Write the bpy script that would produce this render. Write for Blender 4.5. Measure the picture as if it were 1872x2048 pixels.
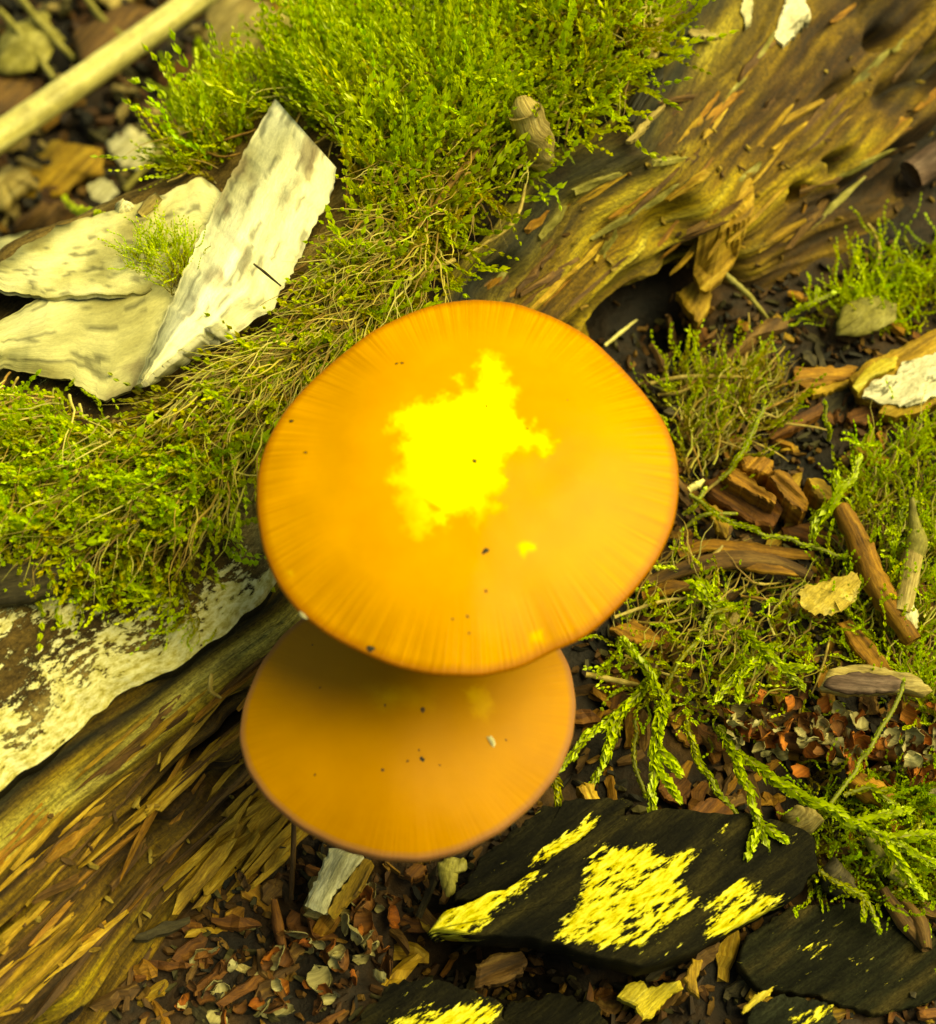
import bpy, math, random
import numpy as np
from mathutils import Vector
from mathutils.bvhtree import BVHTree

# ---------------------------------------------------------------- scene, camera, light
S = 0.01                                   # everything is laid out in centimetres
sc = bpy.context.scene
for o in list(bpy.data.objects):
    bpy.data.objects.remove(o)
COL = sc.collection
PITCH = math.radians(30)                   # camera axis, away from straight down
DIST = 15.0
VD = np.array([0, math.sin(PITCH), -math.cos(PITCH)])
VU = np.array([0, math.cos(PITCH), math.sin(PITCH)])
VR = np.array([1.0, 0, 0])
CAM = np.array([0, 0, 2.0]) - VD * DIST
TANV = 1 / 3.0
cd = bpy.data.cameras.new('camera')
cam = bpy.data.objects.new('camera', cd); COL.objects.link(cam)
cam.location = CAM * S
cam.rotation_euler = (PITCH, 0, 0)
cd.sensor_fit = 'VERTICAL'; cd.sensor_height = 36; cd.sensor_width = 36
cd.lens = 36 / (2 * TANV)
cd.clip_start = 0.002; cd.clip_end = 200
cd.dof.use_dof = True
cd.dof.focus_distance = 0.153
cd.dof.aperture_fstop = 33
cd.dof.aperture_blades = 0
sc.camera = cam

SUN = np.array([0.72, 0.18, 1.0]); SUN /= np.linalg.norm(SUN)
w = bpy.data.worlds.new('World'); sc.world = w; w.use_nodes = True
wn = w.node_tree
bg = wn.nodes['Background']
sky = wn.nodes.new('ShaderNodeTexSky'); sky.sky_type = 'NISHITA'; sky.sun_disc = False
sky.sun_elevation = math.asin(SUN[2]); sky.sun_rotation = math.atan2(SUN[0], SUN[1])
sky.air_density = 1.0; sky.dust_density = 3.0
wn.links.new(sky.outputs[0], bg.inputs[0])
bg.inputs[1].default_value = 0.08
sd = bpy.data.lights.new('sun', 'SUN'); sd.energy = 2.9; sd.angle = math.radians(52); sd.color = (1, .95, .80)
sun = bpy.data.objects.new('sun', sd); COL.objects.link(sun)
sun.rotation_euler = Vector(SUN).to_track_quat('Z', 'Y').to_euler(); sun.location = (0, 0, 1)
vs = sc.view_settings
vs.view_transform = 'Standard'; vs.look = 'None'; vs.gamma = 1; vs.use_curve_mapping = False
vs.exposure = 0.9
vs.use_white_balance = True; vs.white_balance_temperature = 17000; vs.white_balance_tint = -18

# ---------------------------------------------------------------- helpers
rng = np.random.default_rng(7); random.seed(7)

def hsh(a, b, c, s=0):
    h = (a.astype(np.int64) * 374761393 + b.astype(np.int64) * 668265263 + c.astype(np.int64) * 2147483647 + s * 974711) & 0x7fffffff
    h = ((h ^ (h >> 13)) * 1274126177) & 0x7fffffff
    return ((h ^ (h >> 16)) & 0xffff) / 65535.0
def vnoise(x, y, z=0, s=0):
    x, y, z = np.broadcast_arrays(np.asarray(x, float), np.asarray(y, float), np.asarray(z, float))
    xi, yi, zi = np.floor(x), np.floor(y), np.floor(z)
    fx, fy, fz = x - xi, y - yi, z - zi
    fx = fx * fx * (3 - 2 * fx); fy = fy * fy * (3 - 2 * fy); fz = fz * fz * (3 - 2 * fz)
    r = 0
    for i in (0, 1):
        for j in (0, 1):
            for k in (0, 1):
                r = r + hsh(xi + i, yi + j, zi + k, s) * (fx if i else 1 - fx) * (fy if j else 1 - fy) * (fz if k else 1 - fz)
    return r * 2 - 1
def fbm(x, y, z=0, o=4, s=0):
    r = 0; a = .5; f = 1.0
    for i in range(o):
        r = r + a * vnoise(np.asarray(x) * f + i * 7.3, np.asarray(y) * f + i * 3.1, np.asarray(z) * f, s + i); a *= .5; f *= 2.03
    return r
def sstep(a, b, x):
    t = np.clip((np.asarray(x, float) - a) / (b - a), 0, 1); return t * t * (3 - 2 * t)
def ray(px, py):
    k = 2 * TANV / 2048
    return VD + VR * ((px - 936) * k) - VU * ((py - 1024) * k)
def atz(px, py, z):
    d = ray(px, py); t = (z - CAM[2]) / d[2]; return CAM + d * t
def proj(P):
    Q = np.asarray(P) - CAM
    dep = Q @ VD; k = 2 * TANV / 2048
    return np.stack([936 + (Q @ VR) / dep / k, 1024 - (Q @ VU) / dep / k], -1)
def lin(h):
    h = h.lstrip('#'); c = [int(h[i:i + 2], 16) / 255 for i in (0, 2, 4)]
    return tuple(x / 12.92 if x <= .04045 else ((x + .055) / 1.055) ** 2.4 for x in c)

def mesh_obj(name, V, F, mat, org=(0, 0, 0), parent=None, smooth=True, uv=None, col=None, attrs=None):
    V = np.asarray(V, float); org = np.asarray(org, float)
    me = bpy.data.meshes.new(name)
    if isinstance(F, np.ndarray):
        n, k = F.shape
        me.vertices.add(len(V)); me.vertices.foreach_set('co', ((V - org) * S).astype(np.float32).ravel())
        me.loops.add(n * k); me.loops.foreach_set('vertex_index', F.astype(np.int32).ravel())
        me.polygons.add(n)
        me.polygons.foreach_set('loop_start', np.arange(0, n * k, k, dtype=np.int32))
        me.update(calc_edges=True); me.validate()
    else:
        me.from_pydata(((V - org) * S).tolist(), [], [tuple(int(i) for i in f) for f in F])
        me.update()
    li = np.empty(len(me.loops), np.int32); me.loops.foreach_get('vertex_index', li)
    if uv is not None:
        l = me.uv_layers.new(name='UVMap'); l.data.foreach_set('uv', np.asarray(uv, np.float32)[li].ravel())
    if col is not None:
        a = me.color_attributes.new('Col', 'FLOAT_COLOR', 'POINT')
        c = np.ones((len(V), 4), np.float32); c[:, :3] = col; a.data.foreach_set('color', c.ravel())
    for nm, val in (attrs or {}).items():
        a = me.attributes.new(nm, 'FLOAT', 'POINT'); a.data.foreach_set('value', np.asarray(val, np.float32))
    if smooth:
        me.polygons.foreach_set('use_smooth', np.ones(len(me.polygons), bool))
    if mat: me.materials.append(mat)
    o = bpy.data.objects.new(name, me); COL.objects.link(o)
    if parent is not None: o.parent = parent
    else: o.location = org * S
    return o
def empty(name, org):
    o = bpy.data.objects.new(name, None); COL.objects.link(o); o.location = np.asarray(org) * S
    o.empty_display_size = .002
    return o
def tag(o, label=None, cat=None, group=None, kind=None):
    if label: o['label'] = label
    if cat: o['category'] = cat
    if group: o['group'] = group
    if kind: o['kind'] = kind
    return o
def gridfaces(a, b, wrap=False, off=0):
    i, j = np.meshgrid(np.arange(a - 1), np.arange(b if wrap else b - 1), indexing='ij')
    j2 = (j + 1) % b
    return (np.stack([i * b + j, (i + 1) * b + j, (i + 1) * b + j2, i * b + j2], -1).reshape(-1, 4) + off)
def resample(P, n, closed=False):
    P = np.asarray(P, float)
    if closed: P = np.vstack([P, P[:1]])
    d = np.r_[0, np.cumsum(np.linalg.norm(np.diff(P, axis=0), axis=1))]
    t = np.linspace(0, d[-1], n + 1)[:-1] if closed else np.linspace(0, d[-1], n)
    return np.stack([np.interp(t, d, P[:, k]) for k in range(P.shape[1])], -1)
def smooth1(P, it=2, closed=False):
    P = np.array(P, float)
    for _ in range(it):
        if closed: P = (np.roll(P, 1, 0) + 2 * P + np.roll(P, -1, 0)) / 4
        else: P[1:-1] = (P[:-2] + 2 * P[1:-1] + P[2:]) / 4
    return P
def inpoly(pts, poly):
    pts = np.asarray(pts, float); poly = np.asarray(poly, float)
    x, y = pts[:, 0], pts[:, 1]; r = np.zeros(len(pts), bool); j = len(poly) - 1
    for i in range(len(poly)):
        xi, yi = poly[i]; xj, yj = poly[j]
        c = ((yi > y) != (yj > y)) & (x < (xj - xi) * (y - yi) / (yj - yi + 1e-9) + xi); r ^= c; j = i
    return r
def sdist(pts, poly):                      # signed distance, positive inside
    pts = np.asarray(pts, float); poly = np.asarray(poly, float); d = np.full(len(pts), 1e9)
    for i in range(len(poly)):
        a, b = poly[i - 1], poly[i]; ab = b - a
        t = np.clip(((pts - a) @ ab) / (ab @ ab + 1e-9), 0, 1)
        d = np.minimum(d, np.linalg.norm(pts - a - t[:, None] * ab, axis=1))
    return np.where(inpoly(pts, poly), d, -d)
def zoomed(ox, oy, k, pts):                # points noted in an enlarged crop, back to photograph pixels
    return [(ox + x * k, oy + y * k) for x, y in pts]
def ramp(t, stops):
    t = np.asarray(t); xs = [s[0] for s in stops]
    return np.stack([np.interp(t, xs, [s[1][k] for s in stops]) for k in range(3)], -1)

# ---------------------------------------------------------------- materials
def newmat(name):
    m = bpy.data.materials.new(name); m.use_nodes = True
    return m, m.node_tree, m.node_tree.nodes['Principled BSDF']
def nd(nt, t, **kw):
    n = nt.nodes.new(t)
    for k, v in kw.items(): setattr(n, k, v)
    return n
def add_noise(nt, vec, scale, detail=6, rough=.6):
    mp = nd(nt, 'ShaderNodeMapping'); mp.inputs['Scale'].default_value = scale
    nt.links.new(vec, mp.inputs['Vector'])
    no = nd(nt, 'ShaderNodeTexNoise'); no.inputs['Scale'].default_value = 1; no.inputs['Detail'].default_value = detail
    no.inputs['Roughness'].default_value = rough
    nt.links.new(mp.outputs[0], no.inputs['Vector'])
    return no.outputs['Fac']
def add_ramp(nt, fac, stops):
    r = nd(nt, 'ShaderNodeValToRGB'); e = r.color_ramp.elements
    while len(e) < len(stops): e.new(.5)
    for el, (p, c) in zip(e, stops): el.position = p; el.color = (*c, 1)
    nt.links.new(fac, r.inputs[0]); return r.outputs[0]
def add_bump(nt, b, h, strength=.5, dist=.0003):
    bp = nd(nt, 'ShaderNodeBump'); bp.inputs['Strength'].default_value = strength; bp.inputs['Distance'].default_value = dist
    nt.links.new(h, bp.inputs['Height']); nt.links.new(bp.outputs[0], b.inputs['Normal'])
def mixc(nt, fac, a, b, mode='MIX'):
    m = nd(nt, 'ShaderNodeMix', data_type='RGBA', blend_type=mode)
    for s, v in ((m.inputs['Factor'], fac), (m.inputs['A'], a), (m.inputs['B'], b)):
        if isinstance(v, (int, float)): s.default_value = v
        elif isinstance(v, tuple): s.default_value = (*v, 1)
        else: nt.links.new(v, s)
    return m.outputs['Result']
def uvvec(nt):                             # UV in cm, shifted per object so that no two pieces repeat
    uv = nd(nt, 'ShaderNodeUVMap'); oi = nd(nt, 'ShaderNodeObjectInfo')
    ml = nd(nt, 'ShaderNodeMath', operation='MULTIPLY'); ml.inputs[1].default_value = 97.0
    nt.links.new(oi.outputs['Random'], ml.inputs[0])
    ad = nd(nt, 'ShaderNodeVectorMath', operation='ADD')
    nt.links.new(uv.outputs[0], ad.inputs[0]); nt.links.new(ml.outputs[0], ad.inputs[1])
    return ad.outputs[0]
def wood_mat(name, dark, mid, light, fu=1.2, fv=14, rough=.75, blot=None, blot_at=(.5, .56), blot_scale=(1.5, 3, 1)):
    m, nt, b = newmat(name); v = uvvec(nt)
    f = add_noise(nt, v, (fu, fv, 1), 8, .65)
    c = add_ramp(nt, f, [(.30, dark), (.5, mid), (.68, light)])
    f2 = add_noise(nt, v, (2.3, 3.1, 1), 5)
    fg = add_noise(nt, v, (14, 60, 1), 4, .7)
    c = mixc(nt, .8, c, add_ramp(nt, f2, [(.3, (.45, .42, .38)), (.65, (1.15, 1.12, 1.05))]), 'MULTIPLY')
    c = mixc(nt, .85, c, add_ramp(nt, fg, [(.32, (.5, .47, .42)), (.62, (1.12, 1.1, 1.08))]), 'MULTIPLY')
    if blot:
        f3 = add_noise(nt, v, blot_scale, 6, .7)
        msk = add_ramp(nt, f3, [(blot_at[0], (0, 0, 0)), (blot_at[1], (1, 1, 1))])
        c = mixc(nt, msk, c, blot)
    nt.links.new(c, b.inputs['Base Color']); b.inputs['Roughness'].default_value = rough
    b.inputs['Specular IOR Level'].default_value = .35
    add_bump(nt, b, f, .7, .0004)
    return m
def vcol_mat(name, rough=.75, nscale=(40, 40, 40), bump=.5, var=.5, spec=.35, uvn=None, mask=None, grain=.85):
    m, nt, b = newmat(name)
    a = nd(nt, 'ShaderNodeVertexColor', layer_name='Col')
    if uvn:
        v = nd(nt, 'ShaderNodeUVMap').outputs[0]; f = add_noise(nt, v, uvn, 8, .65)
    else:
        tc = nd(nt, 'ShaderNodeTexCoord'); f = add_noise(nt, tc.outputs['Object'], tuple(100 * s for s in nscale), 6)
    c = mixc(nt, 1.0, a.outputs[0], add_ramp(nt, f, [(.28, (1 - var,) * 3), (.7, (1 + var * .6,) * 3)]), 'MULTIPLY')
    if uvn:
        fa = add_noise(nt, v, (uvn[0] * 6, uvn[1] * 3.2, 1), 5, .75); fb = add_noise(nt, v, (26, 34, 1), 4, .8)
        c = mixc(nt, grain, c, add_ramp(nt, fa, [(.34, (.38, .34, .28)), (.6, (1.2, 1.18, 1.12))]), 'MULTIPLY')
        c = mixc(nt, grain, c, add_ramp(nt, fb, [(.36, (.42, .38, .32)), (.56, (1.15, 1.13, 1.08))]), 'MULTIPLY')
        h2 = nd(nt, 'ShaderNodeMath', operation='MULTIPLY_ADD'); h2.inputs[1].default_value = .5 * grain; nt.links.new(fb, h2.inputs[0]); nt.links.new(f, h2.inputs[2]); f = h2.outputs[0]
    if mask:
        at = nd(nt, 'ShaderNodeAttribute', attribute_name='mask')
        n1 = add_noise(nt, v, mask['scale'], 8, .72); n2 = add_noise(nt, v, mask['fine'], 5, .7)
        s1 = nd(nt, 'ShaderNodeMath', operation='MULTIPLY_ADD'); s1.inputs[1].default_value = mask['k']; nt.links.new(n1, s1.inputs[0]); nt.links.new(at.outputs['Fac'], s1.inputs[2])
        s2 = nd(nt, 'ShaderNodeMath', operation='MULTIPLY_ADD'); s2.inputs[1].default_value = mask['k2']; nt.links.new(n2, s2.inputs[0]); nt.links.new(s1.outputs[0], s2.inputs[2])
        off = (mask['k'] + mask['k2']) * .5
        sb = nd(nt, 'ShaderNodeMath', operation='SUBTRACT'); sb.inputs[1].default_value = off; nt.links.new(s2.outputs[0], sb.inputs[0])
        mk = add_ramp(nt, sb.outputs[0], [(.47, (0, 0, 0)), (.56, (1, 1, 1))])
        cc = add_ramp(nt, n2, mask['cols'])
        c = mixc(nt, mk, c, cc)
        hb = nd(nt, 'ShaderNodeMath', operation='MULTIPLY_ADD'); hb.inputs[1].default_value = .8; nt.links.new(mk, hb.inputs[0]); nt.links.new(f, hb.inputs[2]); f = hb.outputs[0]
    nt.links.new(c, b.inputs['Base Color']); b.inputs['Roughness'].default_value = rough
    b.inputs['Specular IOR Level'].default_value = spec
    add_bump(nt, b, f, bump, .0005)
    return m
def leaf_mat(name, rough=.45, transl=.3, gain=1.0):
    m, nt, b = newmat(name)
    a = nd(nt, 'ShaderNodeVertexColor', layer_name='Col')
    nt.links.new(a.outputs[0], b.inputs['Base Color']); b.inputs['Roughness'].default_value = rough
    tr = nd(nt, 'ShaderNodeBsdfTranslucent'); nt.links.new(a.outputs[0], tr.inputs[0])
    mx = nd(nt, 'ShaderNodeMixShader'); mx.inputs[0].default_value = transl
    out = nt.nodes['Material Output']
    nt.links.new(b.outputs[0], mx.inputs[1]); nt.links.new(tr.outputs[0], mx.inputs[2]); nt.links.new(mx.outputs[0], out.inputs[0])
    return m

M = {}
M['rust'] = wood_mat('rust_wood', (.035, .012, .004), (.15, .055, .012), (.30, .13, .025))
M['brown'] = wood_mat('brown_wood', (.03, .015, .006), (.12, .06, .018), (.24, .14, .04))
M['ochre'] = wood_mat('ochre_wood', (.13, .07, .012), (.38, .23, .03), (.60, .42, .08))
M['orange'] = wood_mat('orange_wood', (.07, .028, .006), (.30, .14, .02), (.50, .28, .05))
M['tan'] = wood_mat('tan_wood', (.16, .11, .04), (.42, .33, .12), (.62, .54, .26))
M['pale'] = wood_mat('pale_wood', (.40, .38, .20), (.68, .66, .42), (.80, .80, .58))
M['yellow'] = wood_mat('yellow_wood', (.35, .26, .03), (.68, .56, .08), (.85, .78, .2))
M['grey'] = wood_mat('grey_wood', (.015, .012, .006), (.05, .04, .018), (.12, .10, .045))
M['char'] = wood_mat('charred_wood', (.006, .006, .004), (.022, .020, .010), (.055, .045, .018), rough=.6)
M['purple'] = wood_mat('purple_bark', (.035, .02, .016), (.11, .065, .05), (.22, .15, .12))
M['leaf'] = wood_mat('dead_leaf', (.25, .17, .03), (.55, .42, .09), (.75, .65, .25), fu=4, fv=4)
M['olive'] = wood_mat('olive_leaf', (.12, .11, .02), (.26, .24, .06), (.42, .40, .15), fu=4, fv=5)
M['white'] = wood_mat('weathered_white', (.55, .53, .38), (.78, .76, .56), (.85, .85, .70), fu=5, fv=7, blot=(.12, .11, .06), blot_at=(.56, .62))
M['root'] = wood_mat('root_fibre', (.16, .11, .03), (.42, .32, .09), (.6, .5, .2), fu=5, fv=5)
M['rootb'] = wood_mat('brown_root', (.1, .05, .012), (.3, .17, .04), (.5, .33, .1), fu=5, fv=5)
M['straw'] = wood_mat('straw', (.5, .45, .14), (.72, .68, .28), (.82, .80, .42), fu=.4, fv=12, rough=.5)
M['moss'] = leaf_mat('moss_leaves'); M['stem'] = leaf_mat('moss_stem', .6, .0)
M['wood'] = vcol_mat('log_wood', uvn=(1.6, 22, 1), bump=.9, var=.75)
M['bark'] = vcol_mat('log_bark', uvn=(3, 9, 1), bump=1.0, var=.7, spec=.2, mask=dict(scale=(2.2, 3.6, 1), fine=(9, 20, 1), k=2.6, k2=1.6, cols=[(.25, (.16, .12, .03)), (.42, (.50, .43, .13)), (.55, (.72, .67, .34)), (.75, (.84, .82, .58))]))
M['soil'] = vcol_mat('soil', nscale=(7, 7, 7), bump=1.0, var=.7)
M['bits'] = vcol_mat('litter_bits', nscale=(9, 9, 9), bump=.4, var=.5)
M['flake'] = vcol_mat('birch_bark', uvn=(1.6, 10, 1), bump=.35, var=.22, rough=.6, grain=.22)
M['char2'] = vcol_mat('charred_slab', uvn=(2, 20, 1), bump=.9, var=.7, rough=.85, spec=.12, mask=dict(scale=(1.3, 5, 1), fine=(6, 20, 1), k=2.1, k2=1.5, cols=[(.28, (.12, .09, .01)), (.42, (.50, .42, .035)), (.55, (.78, .70, .09)), (.75, (.88, .82, .24))]))

# ---------------------------------------------------------------- terrain: ground sheet and the fallen log
def rail(pts, W):
    p = np.array(pts, float); ww = p[:, 0] - p[:, 1]
    px = np.interp(W, ww, p[:, 0]); py = np.interp(W, ww, p[:, 1])
    return smooth1(np.stack([px, py], -1), 14)
NU = 760
W = np.linspace(-3100, 2350, NU)
rA = rail([(-520, 2780), (215, 2070), (360, 1830), (620, 1560), (900, 1250), (1150, 800), (1330, 655), (1540, 590), (1790, 470), (1960, 350), (2460, -100)], W)
rB = rail([(-900, 2300), (0, 1570), (330, 1330), (540, 1190), (720, 960), (880, 590), (1060, 330), (1230, 240), (1300, 60), (1400, -200), (1900, -700)], W)
rC = rail([(-1200, 2000), (-500, 1350), (0, 950), (300, 760), (600, 480), (850, 250), (1100, 20), (1250, -150), (1700, -650)], W)
rD = rail([(-1300, 1900), (-700, 1000), (-350, 760), (0, 490), (340, 350), (620, 120), (800, -20), (1000, -220), (1500, -800)], W)
zB = np.interp(W, [-3200, -600, 300, 1300, 2600], [1.7, 1.9, 2.2, 2.4, 2.4])
un = lambda r, z: np.array([atz(p[0], p[1], zz) for p, zz in zip(r, np.broadcast_to(z, len(r)))])
A3, B3, C3, D3 = un(rA, -0.05), un(rB, zB), un(rC, 2.45), un(rD, 1.75)
E3 = D3 + np.array([-.45, .45, -1.9]); F3 = E3 + np.array([.1, -.1, -3.4])
A0 = A3 + np.array([.15, -.15, -1.2])
ax = smooth1((C3[-1] - C3[0])[None], 0)[0]; 
AX = (C3[600] - C3[160]); AX[2] = 0; AX /= np.linalg.norm(AX)           # along the log, up the picture
PERP = np.array([-AX[1], AX[0], 0])                                       # across, away from the camera side
Q0 = np.mean(C3[160:600] @ PERP)

def ground_z(x, y):
    x = np.asarray(x, float); y = np.asarray(y, float)
    q = x * PERP[0] + y * PERP[1] - Q0
    z = -4.0 * sstep(-.6, .6, q)
    near = np.exp(-((x) ** 2 + (y) ** 2) / 400)
    z = z + (.35 * fbm(x * .35, y * .35, 3.3, 4) + .09 * fbm(x * 1.9, y * 1.9, 1.1, 3, 5)) * (0.4 + .6 * near)
    for (cx, cy, r, d) in PITS:
        z = z - d * np.exp(-((x - cx) ** 2 + (y - cy) ** 2) / r ** 2)
    return z
PITS = []
for (px, py, r, d) in [(900, 1920, .55, 1.0), (1060, 1960, .5, .8), (1340, 660, .35, .7), (1230, 1060, .4, .4), (1260, 1960, .4, .6), (600, 1760, .3, .3), (300, 500, 1.0, 0)]:
    p = atz(px, py, 0); PITS.append((p[0], p[1], r, d))
g1 = np.arange(-9, 9.01, .09)
ext = np.array([9.4, 10.2, 11.5, 14, 18, 25, 40, 70, 130, 250, 500, 1000])
gx = np.r_[-ext[::-1], g1, ext]
GX, GY = np.meshgrid(gx, gx, indexing='ij')
GZ = ground_z(GX, GY)
gV = np.stack([GX, GY, GZ], -1).reshape(-1, 3); gF = gridfaces(len(gx), len(gx))[:, ::-1]
gt = .5 + .9 * fbm(GX.ravel() * 1.3, GY.ravel() * 1.3, 0, 5, 9)
gcol = ramp(gt, [(0, (.003, .0018, .001)), (.4, (.012, .006, .0022)), (.7, (.035, .016, .005)), (1, (.08, .038, .01))])
ground = mesh_obj('ground', gV, gF, M['soil'], col=gcol)
tag(ground, kind='structure')

def normals(P):
    du = np.gradient(P, axis=0); dv = np.gradient(P, axis=1)
    n = np.cross(du, dv); n /= (np.linalg.norm(n, axis=2, keepdims=True) + 1e-9); return n
def loft(rails, counts, sig=2):
    rows = []
    for (a, b, n) in zip(rails[:-1], rails[1:], counts):
        t = np.linspace(0, 1, n, endpoint=False)
        rows.append(a[:, None, :] * (1 - t)[None, :, None] + b[:, None, :] * t[None, :, None])
    P = np.concatenate(rows + [rails[-1][:, None, :]], 1)
    for _ in range(sig):
        P[:, 1:-1] = (P[:, :-2] + 2 * P[:, 1:-1] + P[:, 2:]) / 4
    return P
ucm = np.r_[0, np.cumsum(np.linalg.norm(np.diff(B3, axis=0), axis=1))]
log_org = np.array([*(C3[380][:2]), 0])
log = empty('fallen_log', log_org)
tag(log, 'rotten fallen log with mossy bark on top and exposed brown wood side', 'log')

# exposed wood face, from under the bark lip to the ground
Bi = B3 + np.array([-.10, .10, -.06])
Bj = B3 + np.array([-.55, .55, .02])
mid = B3 * .5 + A3 * .5 + np.array([.12, -.12, .06]) * 1.2
P = loft([Bj, Bi, mid, A3, A0], [8, 74, 74, 16], 10)
nV = P.shape[1]
vcm = np.r_[0, np.cumsum(np.linalg.norm(np.diff(P[380], axis=0), axis=1))]
U, Vv = np.meshgrid(ucm, vcm, indexing='ij')
Nn = normals(P)
if Nn[380, 60, 2] < 0: Nn = -Nn
wav = .25 * fbm(U * .35, Vv * .5, 2)
fib = fbm(U * .38 + 5, (Vv + wav) * 7.5, 1.7, 4, 3)
fib2 = fbm(U * 1.5, (Vv + wav) * 20, 4.7, 3, 4)
big = fbm(U * .45, Vv * 1.1, 8.1, 3, 6)
terr = np.floor(((Vv + wav * 1.6 + .2 * big)) * 3.0) / 3.0 - (Vv + wav * 1.6 + .2 * big)
crk = np.maximum(0, .10 - np.abs(fbm(U * .22 + 9, (Vv + wav) * 2.1, 6.2, 3, 8))) / .10
crk = crk * sstep(-.1, .25, fbm(U * .6, Vv * 1.2, 9.9, 2, 12))
disp = .13 * fib + .045 * fib2 + .17 * big + .18 * terr - .42 * crk ** 1.3
pxs = proj(P.reshape(-1, 3)).reshape(P.shape[0], nV, 2)
hole = np.zeros_like(disp)
for (hx, hy, r, d, e) in [(1602, 385, 17, .5, 1), (1666, 403, 11, .25, 1), (1340, 445, 50, .45, 1), (1455, 330, 40, .0, 1), (1345, 640, 75, .8, 1.6), (1250, 640, 50, .5, 1.4), (1780, 60, 26, .5, 1),
                     (370, 1600, 30, .3, 1), (315, 1670, 30, .35, 1), (430, 1570, 30, .3, 1), (1000, 560, 40, .3, 1), (470, 1420, 30, .2, 1)]:
    rot = (pxs[..., 0] - hx - (pxs[..., 1] - hy)) / 1.414, (pxs[..., 0] - hx + pxs[..., 1] - hy) / 1.414
    hole += d * np.exp(-((rot[0] / (r * 1.35 * e)) ** 2 + (rot[1] / (r * .8)) ** 2) ** 1.6)
P = P + Nn * (disp - hole)[..., None]
t = .5 + .75 * fib + .35 * big + .25 * fib2
tb = ramp(t, [(0, (.012, .007, .002)), (.3, (.07, .034, .005)), (.55, (.21, .128, .012)), (.8, (.40, .30, .03)), (1.05, (.55, .47, .09))])
wfac = W[:, None] + 0 * Vv
oliv = sstep(-200, 500, wfac) * (1 - sstep(1.0, 1.7, Vv))
tb = tb * (1 - .5 * oliv[..., None]) + .5 * oliv[..., None] * ramp(t, [(0, (.015, .015, .004)), (.5, (.17, .15, .022)), (1, (.46, .41, .09))])
band = np.exp(-((Vv - 1.10 - .07 * vnoise(U * .8, 0, 3)) / .12) ** 2) * (1 - sstep(-500, 0, wfac))
tb = tb * (1 - band[..., None]) + band[..., None] * ramp(t, [(0, (.20, .16, .03)), (.5, (.50, .44, .10)), (1, (.75, .7, .25))])
seam_shade = np.exp(-((Vv - .86 - .05 * vnoise(U * .9, 0, 7) - .14 * sstep(-200, 300, wfac) * (1 + .6 * vnoise(U * 1.3, 0, 9))) / (.075 + .17 * sstep(-200, 300, wfac) * sstep(1300, 900, wfac))) ** 2)  # dark decay line, widened at upper right into a painted bark-edge shadow
tb = tb * (1 - .93 * seam_shade[..., None]) + .93 * seam_shade[..., None] * np.array([.012, .016, .010])
rot_ = sstep(.05, .35, fbm(U * .8 + 3, Vv * 1.6, 5.5, 4, 14))
tb = tb * (1 - .72 * rot_[..., None]) + .72 * rot_[..., None] * np.array([.05, .022, .006])
tb *= (1 - .9 * np.clip(crk, 0, 1))[..., None]
wV = P.reshape(-1, 3); wF = gridfaces(NU, nV)
wood = mesh_obj('wood', wV, wF, M['wood'], log_org, log, uv=np.stack([U, Vv], -1).reshape(-1, 2), col=tb.reshape(-1, 3))
wood['label'] = 'exposed fibrous ochre and brown rotten wood'

# bark: a sheet with thickness over the top and far side of the log
edge = B3 + PERP * (-.02) + np.array([0, 0, .03])
eo = (.16 * fbm(ucm * .9, 2, 1, 4, 21) + .05 * fbm(ucm * 4, 5, 1, 3, 22))
edge = edge - PERP * eo[:, None] * 1.0
CB = C3 * .45 + B3 * .55 + np.array([0, 0, .12])
P = loft([F3, E3, D3, C3, CB, edge], [8, 16, 34, 40, 60], 6)
bN = P.shape[1]
bv = np.r_[0, np.cumsum(np.linalg.norm(np.diff(P[380], axis=0), axis=1))]
U, Vv = np.meshgrid(ucm, bv, indexing='ij'); Nn = normals(P)
if Nn[380, 90, 2] < 0: Nn = -Nn
frm = bv[-1] - Vv                           # cm from the lip
pale = .41 - .9 * sstep(-640, -480, W)[:, None] + .42 * np.exp(-(frm / .26) ** 2) - .10 * np.exp(-((frm - .75) / .4) ** 2) - .42 * sstep(1.1, 1.8, frm) + .2 * sstep(-1300, -1700, W)[:, None] + .35 * fbm(U * .7, Vv * 1.0, 3, 2, 31)
bd = .09 * fbm(U * .5, Vv * 1.4, 2, 4, 35) + .06 * fbm(U * 2, Vv * 6, 2, 4, 36) + .05 * sstep(.3, .9, pale)
bd *= sstep(0, .05, frm) * .9 + .1
P = P + Nn * (bd + .05)[..., None]
bc = ramp(.5 + .8 * fbm(U * .9, Vv * 3.5, 4, 5, 37), [(0, (.03, .018, .007)), (.45, (.11, .07, .022)), (.7, (.22, .15, .05)), (1, (.34, .27, .11))])
grey = sstep(-700, -500, W)[:, None] * (1 - sstep(-100, 200, W)[:, None]) * sstep(1.6, .7, frm)
bc = bc * (1 - .7 * grey[..., None]) + .7 * grey[..., None] * ramp(.5 + .7 * fbm(U * 2, Vv * 4, 1, 4, 39), [(0, (.14, .11, .05)), (1, (.5, .46, .25))])
lip_shade = sstep(100, 350, W)[:, None] * sstep(.75, .35, frm + .15 * fbm(U * 2, Vv * 3, 2, 3, 40))  # bark near the lip blackened to carry on the painted edge shadow
bc = bc * (1 - .85 * lip_shade[..., None]) + .85 * lip_shade[..., None] * np.array([.014, .010, .005])
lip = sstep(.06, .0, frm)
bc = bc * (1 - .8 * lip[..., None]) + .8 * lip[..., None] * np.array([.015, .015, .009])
topV = P.reshape(-1, 3)
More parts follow.
